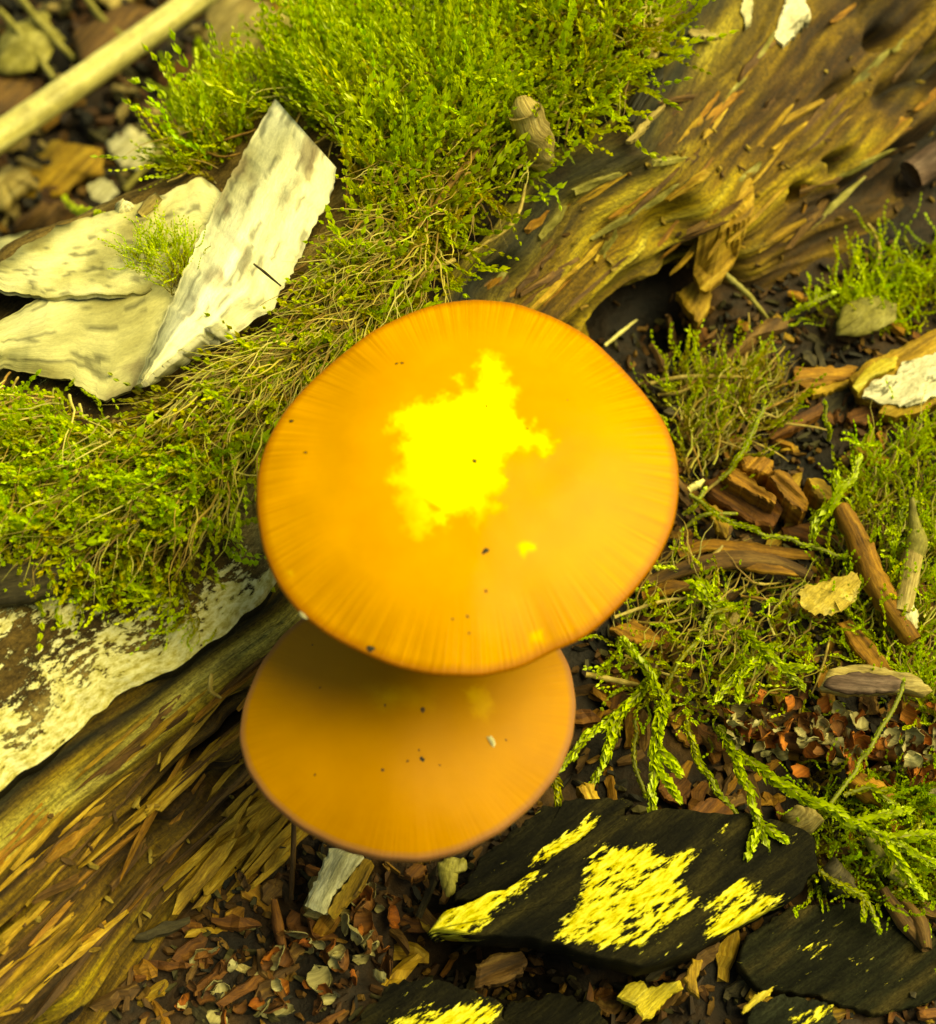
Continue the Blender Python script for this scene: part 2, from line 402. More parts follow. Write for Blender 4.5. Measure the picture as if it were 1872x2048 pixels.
low = (P[:, -1] + np.array([-.03, .03, -.17]) + .05 * np.stack([vnoise(ucm * 2, 1, s) for s in (1, 2, 3)], -1))
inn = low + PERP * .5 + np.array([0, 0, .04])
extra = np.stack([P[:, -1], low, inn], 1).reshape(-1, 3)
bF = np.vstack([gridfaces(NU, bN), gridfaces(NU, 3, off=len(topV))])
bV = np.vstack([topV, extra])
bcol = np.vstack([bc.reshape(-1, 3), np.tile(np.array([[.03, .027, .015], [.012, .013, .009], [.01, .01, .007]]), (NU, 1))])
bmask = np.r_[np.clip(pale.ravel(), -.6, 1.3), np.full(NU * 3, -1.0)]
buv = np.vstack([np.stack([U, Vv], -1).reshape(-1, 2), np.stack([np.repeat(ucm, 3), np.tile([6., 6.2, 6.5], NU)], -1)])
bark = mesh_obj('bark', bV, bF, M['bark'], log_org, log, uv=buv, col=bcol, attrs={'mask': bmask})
bark['label'] = 'brown bark crusted with cream lichen along its broken lip'

allV = np.vstack([gV, wV, bV]); allF = np.vstack([gF, wF + len(gV), bF + len(gV) + len(wV)])
BVH = BVHTree.FromPolygons(allV.tolist(), allF.tolist())
def hit(px, py):
    d = Vector(ray(px, py)).normalized()
    p, n, i, t = BVH.ray_cast(Vector(CAM), d)
    p = np.array(p); n = np.array(n)
    if n @ np.array(d) > 0: n = -n
    return p, n
def surf(x, y):
    p, n, i, t = BVH.ray_cast(Vector((x, y, 30)), Vector((0, 0, -1)))
    return p[2]

# ---------------------------------------------------------------- shape builders
def slab_data(outline, z=None, lift=.08, thick=.08, tilt=(0, 0), fdir=(1, -1), amp=.02, n=40, rings=5, jag=3, follow=False, dome=0.0, ff=(1.2, 7), seed=None):
    s = int(rng.integers(1e6)) if seed is None else seed
    o = resample(outline, n, True)
    c = o.mean(0)
    o = o + jag * np.stack([vnoise(np.arange(n) * .9, s, 0), vnoise(np.arange(n) * .9, s, 5)], -1)
    rel = o - c; ang = np.unwrap(np.arctan2(rel[:, 1], rel[:, 0])); sg = 1 if ang[-1] > ang[0] else -1
    ang = ang * sg; a1 = np.maximum.accumulate(ang); a1 = np.minimum(a1, ang[0] + 2 * math.pi - .01); a1 = np.maximum.accumulate(a1 + np.arange(n) * 1e-4) * sg
    o = c + np.linalg.norm(rel, axis=1)[:, None] * np.stack([np.cos(a1), np.sin(a1)], -1)
    h, hn = hit(*c)
    z0 = h[2] + lift if z is None else z
    cc = atz(c[0], c[1], z0)
    def onplane(px, py):
        d = ray(px, py); nrm = np.array([-tilt[0], -tilt[1], 1.0])
        t = ((cc - CAM) @ nrm) / (d @ nrm); return CAM + d * t
    O = np.array([onplane(*p) for p in o])
    fp = np.array([onplane(c[0] + fdir[0] * 20, c[1] + fdir[1] * 20)])[0] - cc
    fp /= np.linalg.norm(fp); fq = np.cross([0, 0, 1], fp)
    nrm = np.array([-tilt[0], -tilt[1], 1.0]); nrm /= np.linalg.norm(nrm)
    rr = np.linspace(0, 1, rings + 1)[1:] ** .8
    top = [cc[None]] + [cc + (O - cc) * r for r in rr]
    T = np.vstack(top)
    u = (T - cc) @ fp; v = (T - cc) @ fq
    rad = np.r_[0, np.repeat(rr, n)]
    if follow:
        T[:, 2] = [surf(p[0], p[1]) for p in T]; T[:, 2] += lift
        sm = T[:, 2].mean(); T[:, 2] = T[:, 2] * .55 + sm * .45
    T = T + nrm * (amp * (fbm(u * ff[0], v * ff[1], s % 97, 3, s % 13) * 2) + dome * (1 - rad ** 2) - .12 * thick * (rad > .99))[:, None]
    nT = len(T)
    Bm = T[-n:] - nrm * thick + (cc - T[-n:]) * .03
    B2 = np.vstack([Bm, (T[:1] - nrm * thick * 1.05)])
    V = np.vstack([T, B2])
    F = []
    for i in range(n): F.append((0, 1 + i, 1 + (i + 1) % n))
    for r in range(rings - 1):
        for i in range(n):
            a = 1 + r * n + i; b = 1 + r * n + (i + 1) % n; F.append((a, a + n, b + n, b))
    a0 = 1 + (rings - 1) * n
    for i in range(n):
        F.append((a0 + i, nT + i, nT + (i + 1) % n, a0 + (i + 1) % n)); F.append((nT + n, nT + (i + 1) % n, nT + i))
    uv = np.stack([(V - cc) @ fp, (V - cc) @ fq + ((V - cc) @ nrm) * .7], -1)
    return V, F, uv, cc - nrm * thick, rad
def slab(name, outline, mat, label=None, cat=None, group=None, parent=None, org=None, smooth=False, **kw):
    V, F, uv, base, rad = slab_data(outline, **kw)
    o = mesh_obj(name, V, F, mat, base if org is None else org, parent, smooth, uv)
    if label: tag(o, label, cat, group)
    return o
def tube_data(pts, radii, seg=8, flat=1.0, jit=0.0, n=None, cap=True):
    pts = np.asarray(pts, float)
    m = len(pts) if n is None else n
    t0 = np.linspace(0, 1, len(pts))
    if n: 
        q = smooth1(resample(pts, n), 2); r = np.interp(np.linspace(0, 1, n), np.linspace(0, 1, len(np.atleast_1d(radii))), np.atleast_1d(radii)) if np.ndim(radii) else np.full(n, radii)
    else: q = pts; r = np.broadcast_to(radii, m)
    tg = np.gradient(q, axis=0); tg /= np.linalg.norm(tg, axis=1, keepdims=True) + 1e-9
    up = np.array([0, 0, 1.0]); sdv = np.cross(tg, up); sdv /= np.linalg.norm(sdv, axis=1, keepdims=True) + 1e-9
    nu = np.cross(sdv, tg)
    a = np.linspace(0, 2 * math.pi, seg, endpoint=False)
    jj = 1 + jit * rng.uniform(-1, 1, (m, seg))
    V = q[:, None, :] + (sdv[:, None, :] * (np.cos(a) * jj)[..., None] + nu[:, None, :] * (np.sin(a) * flat * jj)[..., None]) * r[:, None, None]
    L = np.r_[0, np.cumsum(np.linalg.norm(np.diff(q, axis=0), axis=1))]
    uv = np.stack([np.repeat(L, seg), np.tile(a / (2 * math.pi), m) * 2 * math.pi * np.mean(r)], -1)
    F = [tuple(f) for f in gridfaces(m, seg, True)]
    if cap: F += [tuple(range(seg))[::-1], tuple(range((m - 1) * seg, m * seg))]
    return V.reshape(-1, 3), F, uv
def stick(name, pxs, lifts, radii, mat, label=None, cat=None, group=None, parent=None, org=None, seg=8, flat=1.0, jit=.08, n=14, zs=None, wob=0.0):
    pxs = resample(pxs, max(len(pxs), 6)); k = len(pxs)
    lf = np.interp(np.linspace(0, 1, k), np.linspace(0, 1, len(np.atleast_1d(lifts))), np.atleast_1d(lifts))
    pts = []
    for (x, y), l in zip(pxs, lf):
        if zs is None:
            h, hn = hit(x, y); p = atz(x, y, h[2] + l)
        else: p = atz(x, y, l)
        pts.append(p)
    pts = np.array(pts)
    if zs is None: pts[:, 2] = smooth1(pts[:, 2:], 2)[:, 0]
    V, F, uv = tube_data(pts, radii, seg, flat, jit, n)
    o = mesh_obj(name, V, F, mat, pts.mean(0) * [1, 1, 0] + [0, 0, pts[:, 2].min()] if org is None else org, parent, True, uv)
    if label: tag(o, label, cat, group)
    return o

# ---------------------------------------------------------------- mushrooms
def cap_mat(name, base, edge_c, pale_c, stri=1.0, rough=.38):
    m, nt, b = newmat(name)
    uv = nd(nt, 'ShaderNodeUVMap'); sp = nd(nt, 'ShaderNodeSeparateXYZ'); nt.links.new(uv.outputs[0], sp.inputs[0])
    rho = sp.outputs['Y']
    # fine radial striation towards the margin
    n = add_noise(nt, uv.outputs[0], (330, .6, 1), 1.5, .5)
    st = nd(nt, 'ShaderNodeMapRange'); st.inputs['From Min'].default_value = .70; st.inputs['From Max'].default_value = 1.0
    nt.links.new(rho, st.inputs['Value'])
    tc = nd(nt, 'ShaderNodeTexCoord')
    mo = add_noise(nt, tc.outputs['Object'], (90, 90, 90), 5)
    c = mixc(nt, 1.0, base, add_ramp(nt, mo, [(.3, (.86, .82, .8)), (.7, (1.08, 1.08, 1.1))]), 'MULTIPLY')
    sl = mixc(nt, 1.0, c, add_ramp(nt, n, [(.35, (.72, .64, .6)), (.62, (1.08, 1.08, 1.08))]), 'MULTIPLY')
    ml = nd(nt, 'ShaderNodeMath', operation='MULTIPLY'); ml.inputs[1].default_value = stri; nt.links.new(st.outputs[0], ml.inputs[0])
    c = mixc(nt, ml.outputs[0], c, sl)
    rm = add_ramp(nt, rho, [(.955, (0, 0, 0)), (.995, (1, 1, 1))])
    c = mixc(nt, rm, c, edge_c)
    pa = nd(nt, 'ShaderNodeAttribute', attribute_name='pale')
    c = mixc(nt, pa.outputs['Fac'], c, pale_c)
    nt.links.new(c, b.inputs['Base Color'])
    b.inputs['Roughness'].default_value = rough; b.inputs['Specular IOR Level'].default_value = .26
    b.inputs['Subsurface Weight'].default_value = .25; b.inputs['Subsurface Radius'].default_value = (1, .5, .1); b.inputs['Subsurface Scale'].default_value = .002
    ad = nd(nt, 'ShaderNodeMath', operation='MULTIPLY'); nt.links.new(n, ad.inputs[0]); nt.links.new(ml.outputs[0], ad.inputs[1])
    fine = add_noise(nt, tc.outputs['Object'], (900, 900, 900), 3)
    a2 = nd(nt, 'ShaderNodeMath', operation='MULTIPLY_ADD'); a2.inputs[1].default_value = .12
    nt.links.new(fine, a2.inputs[0]); nt.links.new(ad.outputs[0], a2.inputs[2])
    add_bump(nt, b, a2.outputs[0], .35, .0005)
    return m
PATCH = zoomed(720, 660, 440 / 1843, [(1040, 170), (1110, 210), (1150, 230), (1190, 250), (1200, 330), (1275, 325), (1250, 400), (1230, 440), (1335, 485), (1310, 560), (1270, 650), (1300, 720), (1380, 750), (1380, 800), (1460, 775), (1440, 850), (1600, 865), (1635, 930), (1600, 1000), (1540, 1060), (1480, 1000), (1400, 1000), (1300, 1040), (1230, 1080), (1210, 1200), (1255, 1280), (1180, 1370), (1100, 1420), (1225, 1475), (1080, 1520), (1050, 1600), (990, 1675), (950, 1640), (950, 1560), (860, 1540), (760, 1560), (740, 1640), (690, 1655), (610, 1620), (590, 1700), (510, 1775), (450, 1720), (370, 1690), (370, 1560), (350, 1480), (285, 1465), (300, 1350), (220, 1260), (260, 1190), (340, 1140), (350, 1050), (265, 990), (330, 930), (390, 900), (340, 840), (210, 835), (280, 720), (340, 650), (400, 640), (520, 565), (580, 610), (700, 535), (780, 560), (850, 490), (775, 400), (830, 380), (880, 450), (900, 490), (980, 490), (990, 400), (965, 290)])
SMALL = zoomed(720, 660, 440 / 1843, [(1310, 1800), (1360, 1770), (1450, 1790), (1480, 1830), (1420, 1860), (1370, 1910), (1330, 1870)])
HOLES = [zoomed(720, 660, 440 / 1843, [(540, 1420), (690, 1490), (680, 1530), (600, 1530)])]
def mushroom(outline, zr, tilt, H, mat, foot, pale, specks, label, cap_label, curl=0.0, seed=3):
    o = smooth1(resample(outline, 360, True), 14, True)
    c = (o.max(0) + o.min(0)) / 2
    cc = atz(c[0], c[1], zr); nrm = np.array([-tilt[0], -tilt[1], 1.0]); nrm /= np.linalg.norm(nrm)
    O = []
    for p in o:
        d = ray(*p); t_ = ((cc - CAM) @ nrm) / (d @ nrm); O.append(CAM + d * t_)
    O = np.array(O); n = len(O); nr = 150
    rr = np.linspace(0, 1, nr + 1)[1:]
    R = np.linalg.norm(O - cc, axis=1).mean()
    th = np.arange(n) / n
    prof = lambda r: H * R * (1 - r ** 2.3) + .02 * R * np.exp(-(r / .22) ** 2)
    ring = cc + (O - cc)[None] * rr[:, None, None]
    ux = (O - cc)[None] * rr[:, None, None]
    und = .018 * R * fbm(ux[..., 0] * .9, ux[..., 1] * .9, seed, 3) * 2
    fl = .02 * R * (rr[:, None] ** 6) * vnoise(np.cos(th * 2 * math.pi) * 2.2, np.sin(th * 2 * math.pi) * 2.2, seed)[None]
    strr = .0008 * R * sstep(.6, .95, rr)[:, None] * np.sin(th * 2 * math.pi * 120 + 2 * vnoise(th * 60, 1, seed))[None]
    T = ring + nrm * (prof(rr)[:, None] + und + fl + strr)[..., None]
    top = np.vstack([(cc + nrm * (prof(0) + .018 * R * fbm(0, 0, seed, 3) * 2))[None], T.reshape(-1, 3)])
    # rolled margin and underside lip
    e = T[-1]; outd = (O - cc); outd /= np.linalg.norm(outd, axis=1, keepdims=True)
    l1 = e + outd * .014 - nrm * (.03 + curl * .4); l2 = e - nrm * (.055 + curl) + outd * .002; l3 = e - outd * .10 - nrm * (.05 + curl)
    V = np.vstack([top, l1, l2, l3]); nt_ = len(top)
    F = [(0, 1 + i, 1 + (i + 1) % n) for i in range(n)]
    F += [tuple(f) for f in gridfaces(nr + 3, n, True, off=1)]
    rad = np.r_[0, np.repeat(rr, n), np.full(3 * n, 1.02)]
    thv = np.r_[0, np.tile(th, nr + 3)]
    uv = np.stack([thv, rad], -1)
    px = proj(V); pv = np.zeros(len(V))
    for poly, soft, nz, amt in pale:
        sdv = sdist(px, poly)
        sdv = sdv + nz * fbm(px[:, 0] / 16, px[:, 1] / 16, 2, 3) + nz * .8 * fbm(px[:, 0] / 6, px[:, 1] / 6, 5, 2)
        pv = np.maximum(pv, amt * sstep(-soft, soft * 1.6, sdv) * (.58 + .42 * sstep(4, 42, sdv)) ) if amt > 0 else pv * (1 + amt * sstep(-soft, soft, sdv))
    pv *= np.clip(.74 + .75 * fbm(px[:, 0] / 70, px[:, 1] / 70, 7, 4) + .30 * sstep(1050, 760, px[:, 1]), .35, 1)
    fpt, _ = hit(*foot)
    org = np.array([fpt[0], fpt[1], fpt[2] - .15])
    root = empty('mushroom', org); tag(root, label, 'mushroom', 'mushrooms growing from the rotten log')
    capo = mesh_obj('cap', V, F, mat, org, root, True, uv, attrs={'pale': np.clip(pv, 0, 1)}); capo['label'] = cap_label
    # gills: radial lamellae under the cap
    ng = 96; gv = []; gf = []
    a = np.arange(ng) * n // ng
    for i in a:
        e0 = cc + (O[i] - cc) * .965; i0 = cc + (O[i] - cc) * .10
        nn = 6
        for k in range(nn):
            q = e0 + (i0 - e0) * k / (nn - 1); r = .965 - (.865) * k / (nn - 1)
            tz = prof(r) - .03
            dep = .05 + .20 * R * .5 * math.sin(math.pi * min(1, (k + .15) / (nn - .5)))
            gv += [q + nrm * (tz - .03), q + nrm * (tz - dep - .05)]
        b0 = len(gv) - 2 * nn
        for k in range(nn - 1): gf.append((b0 + 2 * k, b0 + 2 * k + 1, b0 + 2 * k + 3, b0 + 2 * k + 2))
    g = mesh_obj('gills', gv, gf, M['gill'], org, capo, False, kind_uv(len(gv)))
    # under skin closing the cap
    us = np.vstack([cc + (O - cc) * r + nrm * (prof(r) - .05) for r in (.97, .75, .5, .2)])
    mesh_obj('cap_flesh', us, gridfaces(4, n, True), M['gill'], org, capo, True, kind_uv(len(us)))
    pts = [cc + nrm * (prof(0) - .06), cc - nrm * .4 + [.02, .02, 0], cc * .55 + org * .45 + [.05, -.1, -.15], org * .85 + cc * .15 + [.02, -.05, 0], org]
    sv, sf, su = tube_data(pts, [.20, .17, .16, .18, .24], 20, 1, .03, 24)
    mesh_obj('stem', sv, sf, M['stipe'], org, root, True, su)
    bv = BVHTree.FromPolygons(V.tolist(), [tuple(int(i) for i in f) for f in F])
    for (sx, sy, sz, kind) in specks:
        p, nn, i_, t_ = bv.ray_cast(Vector(CAM), Vector(ray(sx, sy)).normalized())
        if p is None: continue
        p = np.array(p); nn = np.array(nn); nn = nn if nn[2] > 0 else -nn
        rs = sz / 205.0 * (1 - .15 * zr / 4)
        k = 9; aa = np.linspace(0, 2 * math.pi, k, endpoint=False)
        el = {'crumb': 2.4}.get(kind, rng.uniform(1, 1.7)); ang = {'crumb': -1.05}.get(kind, rng.uniform(0, 3))
        loc = np.stack([np.cos(aa) * el, np.sin(aa)], -1) * (rs * (1 + .35 * rng.uniform(-1, 1, k)))[:, None]
        loc = np.stack([loc[:, 0] * math.cos(ang) - loc[:, 1] * math.sin(ang), loc[:, 0] * math.sin(ang) + loc[:, 1] * math.cos(ang)], -1)
        t1 = np.cross(nn, [0, 1, 0]); t1 /= np.linalg.norm(t1); t2 = np.cross(nn, t1)
        b_ = p + loc[:, :1] * t1 + loc[:, 1:] * t2 - nn * .006
        t_ = p + loc[:, :1] * .55 * t1 + loc[:, 1:] * .55 * t2 + nn * rs * (.8 if kind == 'crumb' else .22)
        vv = np.vstack([b_, t_, [p + nn * rs * (.9 if kind == 'crumb' else .28)]])
        ff = [(i, (i + 1) % k, k + (i + 1) % k, k + i) for i in range(k)] + [(k + i, k + (i + 1) % k, 2 * k) for i in range(k)]
        mm = {'dark': M['char'], 'crumb': M['pale'], 'brown': M['brown'], 'yellow': M['yellow']}[kind]
        mesh_obj({'crumb': 'crumb', 'yellow': 'crumb'}.get(kind, 'dirt_speck'), vv, ff, mm, org, capo, True, kind_uv(len(vv)))
    return root
def kind_uv(n): return np.stack([np.arange(n) * .013, np.arange(n) * .007], -1)
M['gill'] = wood_mat('gills', (.16, .07, .02), (.30, .15, .04), (.42, .24, .08), fu=3, fv=3)
M['stipe'] = wood_mat('stipe', (.10, .045, .012), (.30, .15, .03), (.5, .32, .10), fu=2, fv=8)
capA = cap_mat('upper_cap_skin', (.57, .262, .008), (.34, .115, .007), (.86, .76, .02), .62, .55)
capB = cap_mat('lower_cap_skin', (.43, .185, .006), (.26, .11, .04), (.70, .46, .03), .2, .62)
outA = [(940, 603), (1030, 610), (1110, 640), (1180, 680), (1235, 730), (1290, 790), (1330, 850), (1352, 920), (1355, 985), (1345, 1050), (1315, 1115), (1270, 1175), (1215, 1230), (1165, 1270), (1105, 1293), (1040, 1328), (960, 1348), (870, 1347), (790, 1328), (720, 1298), (650, 1260), (595, 1215), (555, 1160), (528, 1095), (515, 1020), (516, 945), (535, 880), (570, 820), (620, 760), (680, 710), (745, 665), (820, 630), (880, 610)]
outB = [(478, 1470), (488, 1405), (520, 1330), (565, 1270), (630, 1215), (720, 1180), (820, 1170), (930, 1180), (1030, 1215), (1100, 1260), (1140, 1330), (1152, 1400), (1145, 1470), (1115, 1545), (1065, 1605), (1000, 1660), (920, 1700), (840, 1718), (760, 1713), (680, 1690), (600, 1650), (535, 1595), (495, 1535)]
mushroom(outB, 2.35, (-.04, .02), .22, capB, (880, 1330),
         [([(925, 1380), (970, 1370), (985, 1410), (975, 1440), (950, 1430)], 9, 8, .8), ([(730, 1370), (870, 1375), (865, 1420), (760, 1420)], 18, 12, .45)],
         [(846, 1420, 6, 'brown'), (844, 1518, 6, 'dark'), (838, 1500, 2.5, 'dark'), (1012, 1480, 3, 'brown'), (984, 1484, 6.5, 'crumb'), (765, 1540, 4, 'brown'), (640, 1375, 3, 'brown'), (625, 1290, 3, 'dark'), (815, 1522, 3, 'brown'), (880, 1530, 2.5, 'brown'), (770, 1410, 3, 'brown'), (630, 1550, 3, 'brown')],
         'smaller orange-brown mushroom tucked under the rim of the larger one', 'orange-brown cap carrying a pale crumb', curl=.07, seed=5)
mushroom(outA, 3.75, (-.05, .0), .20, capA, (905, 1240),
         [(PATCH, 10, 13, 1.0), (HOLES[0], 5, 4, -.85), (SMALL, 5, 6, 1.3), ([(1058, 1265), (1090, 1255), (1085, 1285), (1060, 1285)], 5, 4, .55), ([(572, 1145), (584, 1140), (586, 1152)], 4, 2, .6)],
         [(583, 842, 5, 'dark'), (622, 762, 5, 'dark'), (971, 1102, 7, 'dark'), (949, 922, 5, 'dark'), (742, 1297, 8, 'dark'), (793, 727, 4, 'dark'), (804, 726, 4, 'brown'), (973, 812, 3, 'brown'), (1055, 857, 3, 'dark'), (972, 1182, 4, 'brown'), (935, 1233, 4, 'brown'), (905, 1238, 3, 'brown'), (610, 905, 4, 'brown'), (938, 1266, 3, 'brown'), (608, 1232, 6, 'crumb'), (1135, 800, 2, 'brown')],
         'large orange mushroom with a ragged bright yellow centre on its cap', 'orange cap with a ragged pale yellow dried-out centre', seed=3)

# ---------------------------------------------------------------- birch bark flake on the log
def sheet(name, topb, botb, lifts, root, org, nu=70, nv=30, thick=.05, curl=0.0, seed=1, tone=1.0, label=None):
    t_ = smooth1(resample(topb, nu), 1); b_ = smooth1(resample(botb, nu), 1)
    t_ += 3.0 * np.stack([vnoise(np.arange(nu) * .8, seed, 1), vnoise(np.arange(nu) * .8, seed, 2)], -1)
    b_ += 4.0 * np.stack([vnoise(np.arange(nu) * .8, seed, 3), vnoise(np.arange(nu) * .8, seed, 4)], -1)
    v = np.linspace(0, 1, nv)
    PX = t_[:, None] * (1 - v)[None, :, None] + b_[:, None] * v[None, :, None]
    zt = np.zeros((nu, nv))
    for i in range(nu):
        for j in range(0, nv, 4): zt[i, j] = hit(*PX[i, j])[0][2]
    js = np.arange(0, nv, 4)
    for i in range(nu): zt[i] = np.interp(np.arange(nv), js, zt[i, js])
    for _ in range(10):
        zt[1:-1] = (zt[:-2] + 2 * zt[1:-1] + zt[2:]) / 4; zt[:, 1:-1] = (zt[:, :-2] + 2 * zt[:, 1:-1] + zt[:, 2:]) / 4
    lf = np.interp(v, np.linspace(0, 1, len(lifts)), lifts)
    uu, vv = np.meshgrid(np.linspace(0, 1, nu), v, indexing='ij')
    z = zt + lf[None] + .05 * fbm(uu * 4, vv * 3, seed, 3) * 2
    Pt = np.array([[atz(PX[i, j, 0], PX[i, j, 1], z[i, j]) for j in range(nv)] for i in range(nu)])
    N_ = normals(Pt); N_ = np.where(N_[..., 2:3] < 0, -N_, N_)
    Pb = Pt - N_ * thick
    V = np.vstack([Pt.reshape(-1, 3), Pb.reshape(-1, 3)]); n_ = nu * nv
    F = [tuple(f) for f in gridfaces(nu, nv)] + [tuple(f[::-1]) for f in gridfaces(nu, nv, off=n_)]
    bd = [i * nv for i in range(nu)] + [(nu - 1) * nv + j for j in range(1, nv)] + [i * nv + nv - 1 for i in range(nu - 2, -1, -1)] + [j for j in range(nv - 2, 0, -1)]
    for a, b in zip(bd, bd[1:] + bd[:1]): F.append((a, b, b + n_, a + n_))
    L = np.linalg.norm(Pt[-1, nv // 2] - Pt[0, nv // 2]); Wd = np.linalg.norm(Pt[nu // 2, -1] - Pt[nu // 2, 0])
    uv = np.stack([uu * L, vv * Wd], -1).reshape(-1, 2)
    f1 = .5 + .8 * fbm(uv[:, 0] * 1.1, uv[:, 1] * 2.6, seed, 5, 41)
    c = ramp(f1, [(0, (.28, .25, .12)), (.3, (.48, .46, .27)), (.55, (.66, .64, .42)), (1, (.80, .79, .60))]) * tone
    fl = sstep(.24, .36, fbm(uv[:, 0] * 3.0, uv[:, 1] * 16, seed + 3, 3, 43))
    c = c * (1 - .6 * fl[:, None])
    st_ = sstep(.28, .42, fbm(uv[:, 0] * 1.0 + 7, uv[:, 1] * 1.4, seed + 5, 4, 47))
    c = c * (1 - .65 * st_[:, None]) + .65 * st_[:, None] * np.array([.16, .10, .05])
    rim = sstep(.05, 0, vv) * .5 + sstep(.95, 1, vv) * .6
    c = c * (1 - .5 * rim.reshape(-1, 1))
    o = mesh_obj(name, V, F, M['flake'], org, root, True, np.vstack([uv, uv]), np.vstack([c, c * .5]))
    if label: o['label'] = label
    return o
h0 = hit(330, 560)[0]
fo = empty('birch_bark_flake', h0); tag(fo, 'pale weathered birch bark flake lying on the moss of the log', 'bark')
sheet('bark_layer', [(-120, 690), (-20, 655), (50, 612), (130, 560), (300, 480), (500, 380)], [(-120, 715), (40, 745), (130, 757), (215, 802), (285, 768), (400, 690)], [.38, .40, .36, .22], fo, h0, seed=4, tone=np.array([.95, .92, .70]))
sheet('bark_layer', [(-120, 505), (60, 462), (200, 430), (330, 388), (400, 352), (445, 388), (520, 330)], [(-120, 585), (0, 578), (70, 594), (130, 592), (300, 585), (520, 520)], [.36, .44, .44, .42], fo, h0, seed=9, tone=np.array([1.0, .97, .74]))
sheet('bark_strip', [(548, 200), (490, 300), (440, 395), (390, 495), (340, 610), (300, 700), (272, 770)], [(676, 336), (660, 400), (622, 465), (597, 520), (566, 580), (545, 618), (470, 670), (400, 702), (300, 760)], [.54, .72, .66, .30], fo, h0, nu=90, seed=14, tone=1.2, label='smooth white curling strip of bark')
stick('groove_mark', [(508, 528), (535, 548), (562, 572)], .74, [.01, .016, .008], M['grey'], parent=fo, org=h0, n=8)  # added dark strand standing in for the dark of a groove

# ---------------------------------------------------------------- moss
def leafy(q, ll, lw, spread, per, rnd, tip_t=1.0):
    """leafy strand along polyline q (n,3): returns leaf verts (k,4,3) and tone (k,4)"""
    n = len(q); tg = np.gradient(q, axis=0); tg /= np.linalg.norm(tg, axis=1, keepdims=True) + 1e-9
    up = np.array([0.13, .07, 1.0]); s1 = np.cross(tg, up); s1 /= np.linalg.norm(s1, axis=1, keepdims=True) + 1e-9; s2 = np.cross(s1, tg)
    Vs = []; Ts = []
    for i in range(n):
        f = i / max(1, n - 1)
        a0 = rnd.uniform(0, 6.28)
        for k in range(per):
            a = a0 + k * 6.283 / per + rnd.uniform(-.4, .4)
            r = s1[i] * math.cos(a) + s2[i] * math.sin(a) * .8
            sp = spread * rnd.uniform(.6, 1.35) * (1 - .45 * f)
            d = tg[i] * math.cos(sp) + r * math.sin(sp); d /= np.linalg.norm(d)
            L = ll * rnd.uniform(.7, 1.2) * (1 - .35 * f) * (.6 + .4 * min(1, f * 4)); wd = lw * rnd.uniform(.8, 1.2)
            sdv = np.cross(d, r); sdv /= np.linalg.norm(sdv) + 1e-9
            nn = np.cross(sdv, d)
            b = q[i]
            bend = nn * L * rnd.uniform(-.25, .1)
            Vs.append([b, b + d * L * .45 + sdv * wd + nn * wd * .4, b + d * L + bend, b + d * L * .45 - sdv * wd + nn * wd * .4])
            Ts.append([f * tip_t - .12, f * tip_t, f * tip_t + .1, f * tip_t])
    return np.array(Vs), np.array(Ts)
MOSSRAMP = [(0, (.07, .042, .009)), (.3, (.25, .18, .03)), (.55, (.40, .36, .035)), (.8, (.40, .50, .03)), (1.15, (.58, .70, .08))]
pr = random.Random(5)
TEMPL = []
for k in range(16):
    n = 13; tt = np.linspace(0, 1, n); cv = pr.uniform(-.5, .5); up = pr.uniform(.1, .7)
    q = np.stack([tt, cv * tt ** 2 + .05 * np.sin(tt * 9 + k), up * tt ** 2 * .6 + .04 * np.sin(tt * 7 + 2 * k)], -1)
    V_, T_ = leafy(q, .15 if k % 2 else .12, .017 if k % 3 else .024, .55 if k % 2 else .32, 4, pr)
    TEMPL.append((V_.reshape(-1, 3), T_.reshape(-1)))
def carpet(name, spots, label, mat='moss'):
    """spots: list of (p, dir, normal, length, tone_shift, width)"""
    Vs = []; Cs = []
    for (p, d, nrm, L, ts, hue) in spots:
        V_, T_ = TEMPL[rng.integers(len(TEMPL))]
        d = d / np.linalg.norm(d); s_ = np.cross(nrm, d); s_ /= np.linalg.norm(s_) + 1e-9; u_ = np.cross(d, s_)
        v = V_ * L
        Vs.append(p + v[:, :1] * d + v[:, 1:2] * s_ + v[:, 2:] * u_)
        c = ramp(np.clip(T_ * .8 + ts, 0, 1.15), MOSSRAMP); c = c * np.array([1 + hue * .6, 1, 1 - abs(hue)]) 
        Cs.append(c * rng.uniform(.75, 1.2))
    V = np.vstack(Vs); C = np.vstack(Cs); k = len(V) // 4
    b = np.arange(k) * 4
    F = np.vstack([np.stack([b, b + 1, b + 2], -1), np.stack([b, b + 2, b + 3], -1)])
    o = mesh_obj(name, V, F, M[mat], V.mean(0), None, False, col=C)
    return tag(o, label, 'moss', kind='stuff')
def sample(poly, n):
    poly = np.asarray(poly, float); lo, hi = poly.min(0), poly.max(0); out = []
    while len(out) < n:
        c = rng.uniform(lo, hi, (n * 2, 2)); out += list(c[inpoly(c, poly)])
    return out[:n]
FLAKE = [(-120, 480), (60, 440), (200, 410), (400, 330), (445, 370), (548, 180), (730, 320), (710, 450), (660, 560), (630, 660), (450, 770), (300, 850), (215, 860), (120, 800), (-120, 770)]
FLAKE_IN = [(-120, 500), (60, 455), (200, 425), (400, 345), (445, 380), (548, 195), (690, 330), (670, 450), (615, 560), (580, 640), (420, 720), (300, 790), (215, 815), (120, 770), (-120, 745)]
